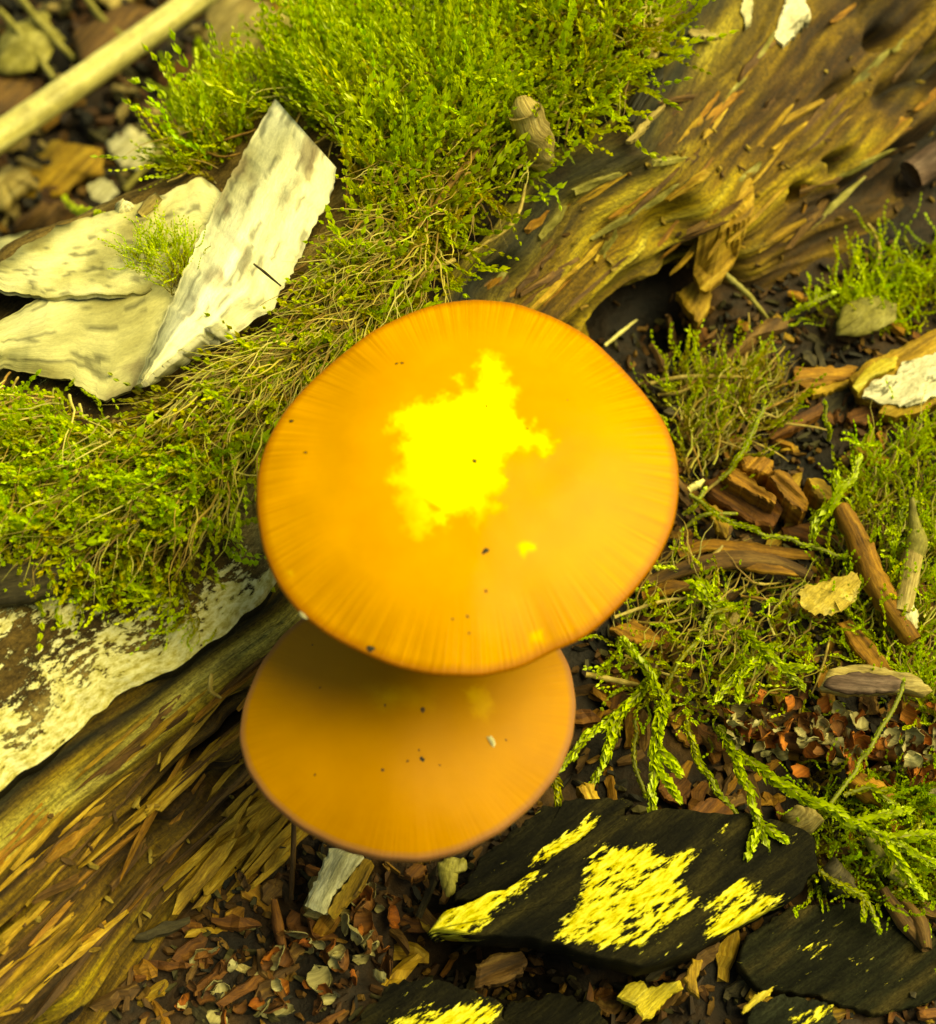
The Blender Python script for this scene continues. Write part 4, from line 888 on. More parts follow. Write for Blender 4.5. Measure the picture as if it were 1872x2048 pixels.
for (nm, ol, mt, lb, cat, kw) in [
    ('wood_chip', z5([(1100, 350), (1380, 343), (1450, 350), (1380, 410), (1280, 430), (1150, 452), (1098, 410)]), 'orange', 'flat orange chip butting against the pale yellow wood chip', 'wood chip', dict(lift=.22, thick=.12, fdir=(1, 0))),
    ('wood_chip', z5([(1180, 470), (1300, 430), (1390, 400), (1390, 440), (1280, 490), (1200, 505)]), 'ochre', 'small ochre splinter under the flat orange chip', 'wood chip', dict(lift=.12, thick=.1, fdir=(1, -.3))),
    ('wood_chip', z5([(1370, 600), (1440, 555), (1530, 560), (1570, 610), (1480, 650), (1390, 640)]), 'rust', 'russet chip peeking out below the pale yellow wood chip', 'wood chip', dict(lift=.15, thick=.12, fdir=(1, -.3))),
    ('wood_chip', z5([(960, 710), (1040, 640), (1240, 540), (1260, 580), (1100, 680), (980, 730)]), 'rust', 'long red-brown chip above the upright moss shoot', 'wood chip', dict(lift=.12, thick=.12, fdir=(1, -.6))),
    ('wood_chip', z5([(1230, 560), (1250, 480), (1400, 440), (1380, 560), (1300, 600)]), 'grey', 'dark chip in the gap beside the pale yellow wood chip', 'wood chip', dict(lift=.05, thick=.1)),
    ('bark_strip', z5([(620, 400), (740, 270), (840, 160), (960, 92), (1080, 105), (1065, 145), (980, 165), (900, 215), (850, 270), (760, 340), (680, 385)]), 'brown', 'curled pinkish brown bark strip at the foot of the log', 'bark', dict(lift=.3, thick=.06, fdir=(1, -.9), dome=.1)),
    ('dead_leaf', z5([(1315, 150), (1340, 60), (1400, 0), (1520, -30), (1640, 20), (1625, 120), (1510, 165), (1420, 190), (1310, 185)]), 'olive', 'olive dead leaf piece resting in moss under the log face', 'leaf', dict(lift=.3, thick=.03, dome=.08, smooth=True)),
    ('dead_leaf', z5([(1120, 1530), (1150, 1500), (1280, 1480), (1420, 1432), (1452, 1480), (1430, 1560), (1390, 1610), (1320, 1650), (1190, 1658), (1130, 1600)]), 'leaf', 'torn yellow leaf scrap with brown specks lying on moss', 'leaf', dict(lift=.5, thick=.025, n=60, rings=7, jag=4, amp=.04, tilt=(.05, .1))),
    ('rotten_chunk', z5([(620, 960), (720, 890), (800, 905), (1010, 1030), (1040, 1100), (1000, 1180), (900, 1170), (780, 1100), (660, 1030)]), 'rust', 'dark rust rotten wood chunk hollowed next to the large cap', 'wood chip', dict(lift=.3, thick=.3, fdir=(1, .65), amp=.07, n=60, rings=8)),
    ('rotten_chunk', z5([(720, 880), (780, 870), (900, 950), (1010, 1030), (1000, 1065), (880, 1010), (760, 940)]), 'orange', 'crumbly orange ridge along the top of the rust chunk', 'wood chip', dict(lift=.5, thick=.25, fdir=(1, .65), amp=.07, n=50, rings=6)),
    ('rotten_chunk', z5([(960, 930), (1000, 880), (1060, 900), (1120, 980), (1190, 1050), (1150, 1110), (1080, 1080), (1010, 1000)]), 'orange', 'knobbly orange rotten lump under the trailing moss shoot', 'wood chip', dict(lift=.5, thick=.35, fdir=(1, .8), amp=.08, n=50, rings=7)),
    ('rotten_chunk', z5([(1160, 930), (1220, 940), (1300, 985), (1310, 1060), (1230, 1060), (1180, 1000)]), 'ochre', 'ochre rotten lump beside the broad bright moss shoot', 'wood chip', dict(lift=.4, thick=.3, fdir=(1, .8), amp=.06, n=40, rings=6)),
    ('rotten_chunk', z5([(800, 850), (900, 820), (1000, 840), (980, 910), (880, 900), (820, 890)]), 'orange', 'small orange lump at the back of the rotten chunk', 'wood chip', dict(lift=.4, thick=.25, amp=.06)),
    ('rotten_chunk', z5([(1030, 1180), (1190, 1160), (1340, 1240), (1340, 1300), (1190, 1290), (1040, 1240)]), 'rust', 'soft rust-brown lump below the trailing moss shoot', 'wood chip', dict(lift=.2, thick=.25, fdir=(1, .3), amp=.06)),
    ('wood_chip', z5([(640, 1090), (680, 1070), (760, 1160), (740, 1250), (690, 1200)]), 'ochre', 'upright ochre chip in the dark gap by the large cap', 'wood chip', dict(lift=.3, thick=.1, fdir=(.4, 1))),
    ('wood_chip', z5([(120, 1720), (250, 1680), (330, 1720), (420, 1790), (330, 1830), (200, 1780)]), 'orange', 'orange chip under the notch in the large cap', 'wood chip', dict(lift=.25, thick=.12, fdir=(1, .4))),
    ('wood_chip', z5([(480, 1330), (540, 1250), (640, 1270), (620, 1330), (520, 1370)]), 'rust', 'rust block at the end of the brown fibre strips', 'wood chip', dict(lift=.2, thick=.15)),
    ('wood_chip', z5([(1330, 1690), (1390, 1670), (1560, 1860), (1640, 1980), (1560, 1990), (1420, 1840)]), 'orange', 'broad orange-brown strip below the torn leaf scrap', 'wood chip', dict(lift=.25, thick=.1, fdir=(.8, 1))),
    ('white_wood_chip', z7([(150, 1040), (250, 1060), (340, 1085), (290, 1150), (190, 1260), (130, 1392), (20, 1350), (80, 1210)]), 'pale', 'short whitish wood chip sticking out under the smaller cap', 'wood chip', dict(lift=.55, thick=.14, fdir=(-.5, 1), tilt=(.1, .15), n=50)),
    ('wood_chip', z7([(335, 1100), (385, 1108), (330, 1250), (170, 1412), (140, 1372), (205, 1262)]), 'ochre', 'brown splinter alongside the short whitish wood chip', 'wood chip', dict(lift=.45, thick=.12, fdir=(-.5, 1), tilt=(.1, .15))),
    ('wood_chip', z7([(930, 1660), (1010, 1600), (1160, 1580), (1200, 1620), (1170, 1700), (1060, 1750), (920, 1780)]), 'brown', 'squarish reddish brown chip below the large charred slab', 'wood chip', dict(z=-.1, thick=.15, fdir=(1, -.4))),
    ('wood_chip', z7([(540, 1160), (600, 1120), (670, 1140), (660, 1190), (580, 1210)]), 'rust', 'round rusty lump under the front rim of the smaller cap', 'wood chip', dict(lift=.25, thick=.15)),
    ('green_leaf', z7([(720, 1120), (790, 1095), (880, 1100), (870, 1160), (830, 1180), (820, 1290), (770, 1300), (740, 1230)]), 'olive', 'dull green leaf blade hanging under the smaller cap', 'leaf', dict(lift=.4, thick=.025, dome=.05, fdir=(0, 1), smooth=True)),
    ('wood_chip', z8([(160, 1880), (200, 1820), (290, 1790), (310, 1830), (470, 1790), (490, 1830), (400, 1900), (330, 1985), (290, 1995), (250, 1920)]), 'yellow', 'ragged yellow chip below the large charred slab', 'wood chip', dict(lift=.35, thick=.15, n=60, rings=6)),
    ('wood_chip', z8([(495, 1790), (540, 1690), (595, 1700), (555, 1790), (575, 1885), (530, 1860)]), 'ochre', 'crooked ochre sliver beside the ragged yellow chip', 'wood chip', dict(lift=.35, thick=.1, fdir=(0, 1))),
    ('wood_chip', z8([(780, 1955), (860, 1862), (950, 1828), (940, 1860), (880, 1905), (800, 1960)]), 'yellow', 'thin yellow splinter along the grey-green slab', 'wood chip', dict(lift=.5, thick=.07)),
    ('wood_crumb', z7([(1460, 720), (1540, 695), (1590, 800), (1645, 860), (1550, 912), (1510, 850)]), 'ochre', 'crumbly yellow wood crumb near the smaller cap rim', 'wood chip', dict(lift=.5, thick=.2, amp=.06, n=40, rings=6, jag=5, fdir=(.5, 1))),
    ('bark_flake', z8([(500, 1000), (540, 920), (640, 860), (740, 930), (760, 1020), (740, 1060), (640, 1020)]), 'rust', 'rust-brown bark flake on the back edge of the charred slab', 'bark', dict(lift=.5, thick=.1, n=40)),
    ('bark_flake', z8([(380, 760), (460, 740), (540, 800), (500, 900), (400, 880), (370, 820)]), 'rust', 'dark russet flake behind the thick forked moss shoot', 'bark', dict(lift=.2, thick=.1)),
    ('wood_chip', z8([(1330, 800), (1390, 740), (1500, 790), (1570, 860), (1500, 910), (1400, 880)]), 'orange', 'smooth orange-brown chip below the catkin', 'wood chip', dict(lift=.45, thick=.1, fdir=(1, .7), smooth=True, dome=.06)),
    ('stone_fragment', z8([(1190, 1230), (1240, 1170), (1300, 1210), (1360, 1270), (1380, 1350), (1280, 1340), (1210, 1310)]), 'grey', 'grey-blue bark lump wrapped in moss past the slab end', 'bark', dict(lift=.4, thick=.3, amp=.05, dome=.1, smooth=True)),
    ('wood_lump', z8([(1000, 960), (1060, 900), (1160, 910), (1210, 980), (1150, 1040), (1040, 1040)]), 'tan', 'rounded tan lump under the long creeping moss shoot', 'wood chip', dict(lift=.4, thick=.3, amp=.05, dome=.1, smooth=True)),
    ('wood_flake', z3([(870, 850), (908, 940), (905, 1030), (850, 1120), (780, 1210), (700, 1282), (645, 1250), (605, 1150), (572, 1100), (700, 975)]), 'ochre', 'large ochre wood flake loosened from the log face', 'wood chip', dict(lift=.14, thick=.12, n=50, rings=6, follow=True)),
    ('wood_flake', z3([(480, 1540), (560, 1482), (640, 1470), (668, 1560), (625, 1650), (592, 1690), (530, 1620)]), 'ochre', 'small pointed ochre flake above the dark hollow of the log', 'wood chip', dict(lift=.2, thick=.14, n=40, rings=5, fdir=(.5, -1))),
    ('lichen_patch', z3([(1000, 140), (1060, -30), (1150, -30), (1185, 60), (1100, 170), (1040, 222), (988, 190)]), 'white', 'grey-white lichen crust on the upper log face', 'lichen', dict(lift=.06, thick=.08, n=50, rings=6, follow=True, jag=5)),
    ('lichen_patch', z3([(820, 60), (830, 0), (880, -20), (875, 90), (845, 125)]), 'pale', 'narrow pale lichen sliver beside the grey-white crust', 'lichen', dict(lift=.06, thick=.06, follow=True)),
    ('bark_strip', z3([(600, -20), (540, 60), (420, 200), (330, 370), (240, 520), (208, 620), (240, 645), (330, 500), (400, 400), (455, 230), (560, 90), (650, -20)]), 'char', 'black curled bark strip at the end of the moss cushion', 'bark', dict(lift=.3, thick=.1, n=60, rings=5, fdir=(.6, -1))),
    ('bark_strip', z3([(370, -20), (445, 30), (402, 170), (382, 290), (345, 318), (296, 270), (335, 150)]), 'tan', 'pale tan peeling strip beside the black bark strip', 'bark', dict(lift=.42, thick=.1, n=50, fdir=(.3, -1))),
    ('wood_scrap', z2([(850, 60), (870, -10), (930, -40), (1080, -30), (1060, 20), (1010, 50), (950, 40), (890, 85)]), 'white', 'white wood scrap half sunk in the moss cushion', 'wood chip', dict(lift=.5, thick=.1, n=40)),
    ('wood_splinter', z3([(540, 150), (610, 150), (715, 180), (690, 192), (560, 180)]), 'tan', 'thin tan splinter lying beside the black bark strip', 'wood chip', dict(lift=.15, thick=.06, fdir=(1, .1))),
    ('wood_splinter', z3([(215, 740), (300, 640), (410, 535), (415, 545), (320, 660), (235, 752)]), 'tan', 'straight tan splinter at the edge of the moss', 'wood chip', dict(lift=.2, thick=.06)),
    ('bark_plate', [(-60, 1085), (30, 1072), (110, 1070), (160, 1090), (150, 1130), (110, 1180), (60, 1200), (-60, 1210)], 'grey', 'dark curved bark plate lifting beneath the hanging moss', 'bark', dict(lift=.14, thick=.1, n=50, rings=7, dome=.12, fdir=(1, -.2), smooth=True)),
]:
    slab(nm, ol, M[mt], lb, cat, **{**dict(amp=.025), **kw})
# twigs, strips, stalks
stick('twig', z5([(1340, 1090), (1480, 1380), (1560, 1560), (1720, 1800)]), [.45, .4, .35, .3], [.10, .15, .14, .10], M['orange'], 'long orange-brown twig running down past the torn leaf scrap', 'twig', jit=.15, n=22)
for pts, r, lb in [([(490, 1340), (640, 1275), (900, 1320), (1200, 1345)], .10, 'upper arched brown fibre strip below the rust chunk'), ([(330, 1490), (560, 1385), (760, 1350), (1000, 1370), (1190, 1455)], .12, 'long arched brown fibre strip above the light moss'), ([(700, 1370), (900, 1395), (1120, 1440)], .09, 'short ochre fibre strip between the two arched ones'), ([(300, 1560), (480, 1500), (600, 1520)], .09, 'brown fibre strip near the lower right rim of the large cap')]:
    stick('fibre_strip', z5(pts), [.2, .35, .3], [r * .6, r, r * .5], M['orange' if 'ochre' in lb else 'brown' if 'long' in lb else 'orange'], lb, 'wood strip', flat=.5, jit=.12, n=20)
gp = hit(1800, 1150)[0]
gs = empty('grass_stalk', gp); tag(gs, 'cut tan grass stalk with a greenish node and pale end', 'stalk')
stick('tube', z5([(1725, 1330), (1700, 1460), (1660, 1650)]), [.45, .42, .38], [.105, .11, .105], M['tan'], parent=gs, org=gp, seg=14, jit=.02, n=16)
stick('node', z5([(1735, 1210), (1745, 1280), (1727, 1345)]), [.5, .47, .45], [.085, .12, .10], M['olive'], parent=gs, org=gp, seg=14, jit=.04)
stick('upper_shoot', z5([(1715, 1040), (1722, 1130), (1738, 1230)]), [.6, .55, .48], [.03, .05, .08], M['olive'], parent=gs, org=gp, seg=10)
stick('cut_end', z5([(1672, 1610), (1690, 1680), (1712, 1740)]), [.36, .32, .28], [.10, .13, .07], M['pale'], parent=gs, org=gp, seg=12, jit=.1)
ho = z8([(1180, 320), (1220, 230), (1320, 200), (1480, 205), (1640, 240), (1760, 320), (1720, 350), (1600, 330), (1480, 345), (1300, 350)])
V, F, uv, bs, _ = slab_data(ho, lift=.62, thick=.1, fdir=(1, .1), n=60, rings=6, dome=.05)
so = empty('seed_husk', bs); tag(so, 'open seed husk with a pale rim around a purple-brown inside', 'seed husk')
mesh_obj('rim', V, F, M['tan'], bs, so, True, uv)
slab('inner_lining', z8([(1195, 300), (1250, 255), (1400, 235), (1540, 250), (1615, 290), (1560, 335), (1400, 348), (1260, 335)]), M['purple'], parent=so, org=bs, z=bs[2] + .17, thick=.05, fdir=(1, .1), n=40, rings=6, smooth=True, dome=.05)
stick('twig', [(1822, 350), (1900, 300), (2010, 240)], [.25, .3, .3], [.20, .24, .24], M['purple'], 'purple-brown broken twig end beside the log face', 'twig', seg=12, n=12)
for pts, lb in [([(1500, 1330), (1560, 1440), (1720, 1640)], 'bent brown twig at the edge of the lower dark slab'), ([(1720, 1640), (1690, 1500), (1600, 1400)], 'second brown twig meeting the bent one'), ([(1420, 1070), (1500, 1200), (1610, 1310)], 'pale olive twig beyond the charred slab end')]:
    stick('twig', z8(pts), [.35, .3, .25], [.05, .09, .05], M['brown' if 'brown' in lb else 'olive'], lb, 'twig', n=12)
stick('twig', [(588, 1640), (586, 1720), (582, 1800)], [.3, .25, .1], [.025, .03, .025], M['brown'], 'thin upright stem between log and whitish chip', 'twig', n=10)
for pts, m_, lb in [([(548, 1800), (556, 1850), (566, 1900)], 'rust', 'red-brown twig left of the whitish chip'), ([(1335, 630), (1345, 670), (1342, 720)], 'brown', 'short upright twig inside the dark hollow of the log'), ([(930, 1900), (950, 1870), (975, 1850)], 'grey', 'dark twig leaning under the large charred slab')]:
    stick('twig', pts, [.25, .2, .1], [.03, .06, .04], M[m_], lb, 'twig', n=10)
# stub in the moss
hp = hit(1060, 290)[0]
st = empty('twig_stub', hp); tag(st, 'blunt tan twig stub poking out of the moss cushion', 'twig')
stick('stub_body', [(1085, 320), (1068, 265), (1050, 222)], [.1, .34, .5], [.13, .2, .19], M['tan'], parent=st, org=hp, seg=14, jit=.08, n=12)
stick('worn_tip', [(1058, 240), (1048, 215), (1044, 200)], [.44, .5, .5], [.17, .165, .09], M['tan'], parent=st, org=hp, seg=14, jit=.06, n=8)
# translucent film scrap and nubs beside the bark flake
slab('film_scrap', [(175, 372), (200, 355), (225, 365), (238, 385), (220, 400), (212, 425), (205, 405), (180, 392)], M['pale'], 'tiny greyish film scrap at the far edge of the birch bark flake', 'scrap', lift=.55, thick=.02, tilt=(.2, .5))
slab('wood_crumb', [(228, 412), (245, 398), (268, 408), (262, 425), (238, 428)], M['pale'], 'round white crumb beside the grey film scrap', 'crumb', lift=.4, thick=.15, dome=.08, smooth=True)
stick('twig', [(280, 430), (300, 408), (318, 392)], [.4, .45, .5], [.05, .07, .06], M['tan'], 'short pale nub leaning on the far edge of the bark flake', 'twig', n=8)

# ---------------------------------------------------------------- splinters of the log face (parts of the log)
def chipmesh(L, wd, th, seed, taper=.5, n=6):
    r = np.random.default_rng(seed); x = np.linspace(-.5, .5, n) * L
    wv = wd * .5 * (1 - taper * np.abs(np.linspace(-1, 1, n)) ** 2) * r.uniform(.7, 1.25, n)
    yo = r.uniform(-.15, .15, n) * wd; zo = r.uniform(-.12, .12, n) * th * 2
    xe = r.uniform(-.08, .08, (n, 4)) * L
    V = np.zeros((n, 4, 3))
    for k, (sy, sz) in enumerate(((-1, 0), (1, 0), (.85, 1), (-.85, 1))):
        V[:, k] = np.stack([x + xe[:, k] * (np.abs(np.linspace(-1, 1, n)) > .8), yo + sy * wv, zo + sz * th * r.uniform(.6, 1.2, n)], -1)
    F = gridfaces(n, 4, True)
    F = [tuple(f) for f in F] + [(0, 1, 2, 3), tuple(range((n - 1) * 4, n * 4))[::-1]]
    uv = np.stack([V[..., 0], V[..., 1] + V[..., 2]], -1).reshape(-1, 2)
    return V.reshape(-1, 3), F, uv
def placed_chip(name, p, d, nrm, L, wd, th, mat, seed, org=None, parent=None):
    V, F, uv = chipmesh(L, wd, th, seed)
    d = d / np.linalg.norm(d); s_ = np.cross(nrm, d); s_ /= np.linalg.norm(s_) + 1e-9; u_ = np.cross(d, s_)
    Wd = p + V[:, :1] * d + V[:, 1:2] * s_ + V[:, 2:] * u_
    return mesh_obj(name, Wd, F, mat, p if org is None else org, parent, False, uv)
wall = [(0, 1640), (330, 1400), (500, 1260), (560, 1500), (600, 1560), (420, 1800), (250, 1900), (60, 2060), (-40, 2060)]
wall2 = [(950, 590), (1100, 400), (1300, 260), (1600, 20), (1800, 0), (1880, 0), (1880, 240), (1700, 420), (1500, 550), (1300, 590), (1120, 600)]
i = 0
for poly, nn_, mats, zs in ((wall, 90, ['ochre', 'ochre', 'orange', 'brown', 'brown'], (.45, 1.5)), (wall2, 75, ['ochre', 'brown', 'olive', 'brown', 'orange'], (.4, 1.4))):
    for px, py in sample(poly, nn_):
        p, n_ = hit(px, py)
        if p[2] < .1: continue
        d = AX + rng.normal(0, .10, 3); d = d - n_ * (d @ n_)
        L = rng.uniform(*zs)
        placed_chip('wood_splinter', p - n_ * .03, d, n_ + rng.normal(0, .15, 3), L, rng.uniform(.04, .12), rng.uniform(.02, .06), M[mats[rng.integers(len(mats))]], i, log_org, log); i += 1
# long broken fibre bundle at the foot of the log, left of the smaller cap
for k in range(26):
    t_ = rng.uniform(0, 1); px = 330 + 230 * t_ + rng.normal(0, 8) + rng.uniform(0, 60); py = 1790 - 190 * t_ + rng.uniform(-60, 60)
    p, n_ = hit(px, py); placed_chip('wood_splinter', p + n_ * rng.uniform(-.02, .10), AX + rng.normal(0, .06, 3), n_, rng.uniform(.6, 1.4), rng.uniform(.08, .17), .07, M['ochre'], 900 + k, log_org, log)

# ---------------------------------------------------------------- loose litter chips
anchors = [((900, 1880), 'in the dark hollow below the caps'), ((640, 1820), 'around the short whitish chip'), ((450, 1900), 'at the foot of the log face'), ((1300, 1580), 'behind the large charred slab'), ((1300, 1980), 'in front of the large charred slab'), ((1780, 1930), 'around the lower dark slab'),
           ((1500, 1000), 'around the rotten orange chunk'), ((1300, 1200), 'by the right rim of the large cap'), ((1640, 800), 'near the pale yellow wood chip'), ((1700, 1300), 'around the seed husk'), ((1700, 1600), 'below the catkin'), ((1350, 680), 'in the hollow under the log'), ((1820, 420), 'by the purple-brown twig end')]
cname = {'rust': 'rust-red', 'brown': 'dull brown', 'orange': 'orange-brown', 'ochre': 'ochre', 'tan': 'pale tan', 'grey': 'dark grey', 'pale': 'whitish'}
litter = [([(260, 1900), (560, 1680), (640, 1720), (900, 1760), (880, 1880), (1100, 2040), (200, 2060)], 62, ['rust', 'brown', 'orange', 'rust', 'tan', 'ochre', 'grey', 'brown', 'orange', 'rust']),
          ([(1130, 1560), (1140, 1400), (1300, 1180), (1420, 1400), (1600, 1650), (1300, 1600)], 60, ['rust', 'brown', 'rust', 'orange', 'brown']),
          ([(1260, 700), (1500, 640), (1860, 480), (1870, 900), (1400, 1200), (1300, 1150), (1370, 950)], 75, ['rust', 'brown', 'orange', 'brown', 'ochre', 'grey']),
          ([(1400, 1200), (1870, 1000), (1870, 1600), (1500, 1500)], 45, ['brown', 'orange', 'tan', 'rust']),
          ([(1150, 1930), (1500, 1880), (1870, 1980), (1870, 2050), (1150, 2050)], 40, ['rust', 'brown', 'ochre', 'grey']),
          ([(1620, 1700), (1870, 1650), (1870, 1900)], 16, ['brown', 'orange', 'grey'])]
used = {}
for poly, n_, mats in litter:
    for px, py in sample(poly, n_):
        p, nn = hit(px, py); mt = mats[rng.integers(len(mats))]
        a = rng.uniform(0, 3.14); d = np.array([math.cos(a), math.sin(a), rng.normal(0, .25)])
        nr_ = nn + rng.normal(0, .35, 3); nr_ /= np.linalg.norm(nr_)
        L = rng.uniform(.18, .62); wd = rng.uniform(.06, .2)
        o = placed_chip('litter_chip', p + nn * rng.uniform(-.02, .06), d, nr_, L, wd, rng.uniform(.03, .09), M[mt], int(rng.integers(1e6)))
        near = min(anchors, key=lambda q: (q[0][0] - px) ** 2 + (q[0][1] - py) ** 2)[1]
        kind = 'sliver' if L > .4 and wd < .12 else 'chip' if L > .3 else 'crumb'
        look = ('upended' if abs(d[2]) > .38 else 'tilted' if nr_[2] < .8 else 'flat') + (' broad' if wd > .145 else ' narrow' if wd < .1 else '')
        lb = f'{look} {cname[mt]} wood {kind} loose {near}'
        tag(o, lb, 'wood chip', f'{look} {cname[mt]} {kind}s {near}')

# fine crumbs: uncountable
def crumbs(name, poly, n, cols, size, label, lift=.03):
    Vs = []; Cs = []; Fs = []
    for k, (px, py) in enumerate(sample(poly, n)):
        p, nn = hit(px, py); V, F, uv = chipmesh(rng.uniform(*size), rng.uniform(.3, .7) * size[1] * .6, size[1] * .25, k, n=3)
        a = rng.uniform(0, 6.28); d = np.array([math.cos(a), math.sin(a), rng.normal(0, .4)]); d /= np.linalg.norm(d)
        nr_ = nn + rng.normal(0, .4, 3); s_ = np.cross(nr_, d); s_ /= np.linalg.norm(s_); u_ = np.cross(d, s_)
        Fs += [tuple(i + len(Vs) * 12 for i in f) for f in F]
        Vs.append(p + nn * rng.uniform(0, lift) + V[:, :1] * d + V[:, 1:2] * s_ + V[:, 2:] * u_)
        Cs.append(np.tile(np.array(cols[rng.integers(len(cols))]) * rng.uniform(.6, 1.3), (12, 1)))
    V = np.vstack(Vs); o = mesh_obj(name, V, Fs, M['bits'], V.mean(0), None, False, col=np.vstack(Cs)); tag(o, label, 'litter', kind='stuff')
BR = [(.06, .024, .006), (.025, .012, .005), (.10, .045, .01), (.014, .009, .004), (.16, .08, .014), (.06, .05, .015), (.01, .008, .004)]
crumbs('litter_crumbs', [(200, 2060), (560, 1600), (900, 1600), (1150, 1500), (1600, 1650), (1880, 1650), (1880, 2060)], 1000, BR, (.05, .2), 'fine dark wood crumbs below the mushrooms and around charred slabs')
crumbs('litter_crumbs', [(1200, 680), (1880, 450), (1880, 1650), (1400, 1500), (1150, 1350)], 1700, BR, (.05, .2), 'fine reddish wood crumbs between the moss shoots right of the caps')
crumbs('wood_crumbs', [(1000, 560), (1300, 300), (1870, 0), (1870, 400), (1300, 640), (1100, 600)], 60, [(.2, .12, .02), (.08, .04, .01), (.32, .22, .04)], (.04, .13), 'crumbly rotten fragments clinging to the upper log face')
crumbs('wood_crumbs', [(0, 1700), (400, 1420), (560, 1550), (250, 1900), (0, 2050)], 30, [(.2, .12, .02), (.08, .04, .01), (.34, .24, .05)], (.04, .14), 'crumbly rotten fragments clinging to the lower log face')

# ---------------------------------------------------------------- catkins
def scale_mesh(sz, seed):
    r = np.random.default_rng(seed); nu_, nv_ = 6, 4
    u = np.linspace(0, 1, nu_); v = np.linspace(-1, 1, nv_)
    Uu, V2 = np.meshgrid(u, v, indexing='ij'); wv = np.sin(np.pi * (Uu * .8 + .15)) * .38
    b = r.uniform(.8, 2.4)
    X = np.sin(Uu * b) / b; Z = (1 - np.cos(Uu * b)) / b + .18 * V2 ** 2 * wv * 2; Y = V2 * wv
    P_ = np.stack([X, Y, Z], -1).reshape(-1, 3) * sz
    P_ += r.normal(0, .033 * sz, P_.shape); n = len(P_)
    V = np.vstack([P_, P_ - [0, 0, .06 * sz]]); F = [tuple(f) for f in gridfaces(nu_, nv_)] + [tuple(f[::-1]) for f in gridfaces(nu_, nv_, off=n)]
    bd = [i * nv_ for i in range(nu_)] + [(nu_ - 1) * nv_ + j for j in range(1, nv_)] + [i * nv_ + nv_ - 1 for i in range(nu_ - 2, -1, -1)] + [j for j in range(nv_ - 2, 0, -1)]
    for a, c in zip(bd, bd[1:] + bd[:1]): F.append((a, c, c + n, a + n))
    return V, F
def orient(V, p, d, nrm):
    d = d / np.linalg.norm(d); s_ = np.cross(nrm, d); s_ /= np.linalg.norm(s_) + 1e-9; u_ = np.cross(d, s_)
    return p + V[:, :1] * d + V[:, 1:2] * s_ + V[:, 2:] * u_
M['bract'] = wood_mat('bract', (.15, .13, .05), (.40, .36, .17), (.60, .56, .32), fu=4, fv=8)
M['scale'] = wood_mat('catkin_scale', (.14, .035, .008), (.38, .11, .02), (.55, .22, .05), fu=5, fv=8)
M['scaled'] = wood_mat('dark_scale', (.05, .018, .006), (.16, .06, .015), (.28, .13, .04), fu=5, fv=8)
cp = hit(1660, 1500)[0]
ck = empty('catkin', cp); tag(ck, 'crumbling catkin of orange scales and pale curled bracts', 'catkin')
stick('core', [(1460, 1455), (1600, 1490), (1760, 1500), (1890, 1520)], [.15, .2, .2, .2], [.06, .10, .10, .08], M['scaled'], parent=ck, org=cp, n=18, jit=.15)
for k in range(150):
    t_ = rng.uniform(0, 1); px = 1450 + 440 * t_; py = 1448 + 60 * t_ + rng.normal(0, 26 + 14 * t_)
    h, nn = hit(px, py); p = atz(px, py, h[2] + .42 - abs(py - 1448 - 60 * t_) / 205 * .5 + rng.uniform(-.05, .08))
    V, F = scale_mesh(rng.uniform(.13, .26), k); a = rng.uniform(0, 6.28)
    kind = 'bract' if k % 5 < 2 else 'scale'
    m_ = M['bract'] if kind == 'bract' else M['scale' if k % 5 != 4 else 'scaled']
    V = orient(V, p, np.array([math.cos(a), math.sin(a), rng.normal(.3, .5)]), np.array([rng.normal(0, .5), rng.normal(0, .5), 1]))
    mesh_obj(kind, V, F, m_, cp, ck, True, kind_uv(len(V)))
for k in range(78):
    px, py = sample([(520, 1960), (640, 1790), (760, 1750), (800, 1830), (760, 1960), (640, 2040), (480, 2040), (330, 2040), (430, 1850)], 1)[0]
    h, nn = hit(px, py); sz_ = rng.uniform(.12, .3); V, F = scale_mesh(sz_, 500 + k); a = rng.uniform(0, 6.28); bend = np.random.default_rng(500 + k).uniform(.8, 2.4)
    c_ = ['bract', 'scaled', 'scale', 'bract', 'scaled'][k % 5]
    V = orient(V, h + nn * rng.uniform(0, .16), np.array([math.cos(a), math.sin(a), rng.normal(.3, .5)]), nn + rng.normal(0, .5, 3))
    o = mesh_obj('catkin_scale', V, F, M[c_], h, None, True, kind_uv(len(V)))
    nm = ('large ' if sz_ > .24 else 'tiny ' if sz_ < .17 else '') + ('tightly curled ' if bend > 1.8 else 'cupped ' if bend > 1.3 else 'open ') + {'bract': 'pale', 'scale': 'orange', 'scaled': 'dark reddish'}[c_]
    zone = ('right beside the short whitish chip' if px > 580 and py < 1860 else 'below the short whitish chip' if px > 580 else 'against the foot of the log face' if px < 440 else 'between log face and whitish chip')
    tag(o, f'{nm} catkin scale fallen {zone}', 'catkin scale', f'{nm} catkin scales {zone}')

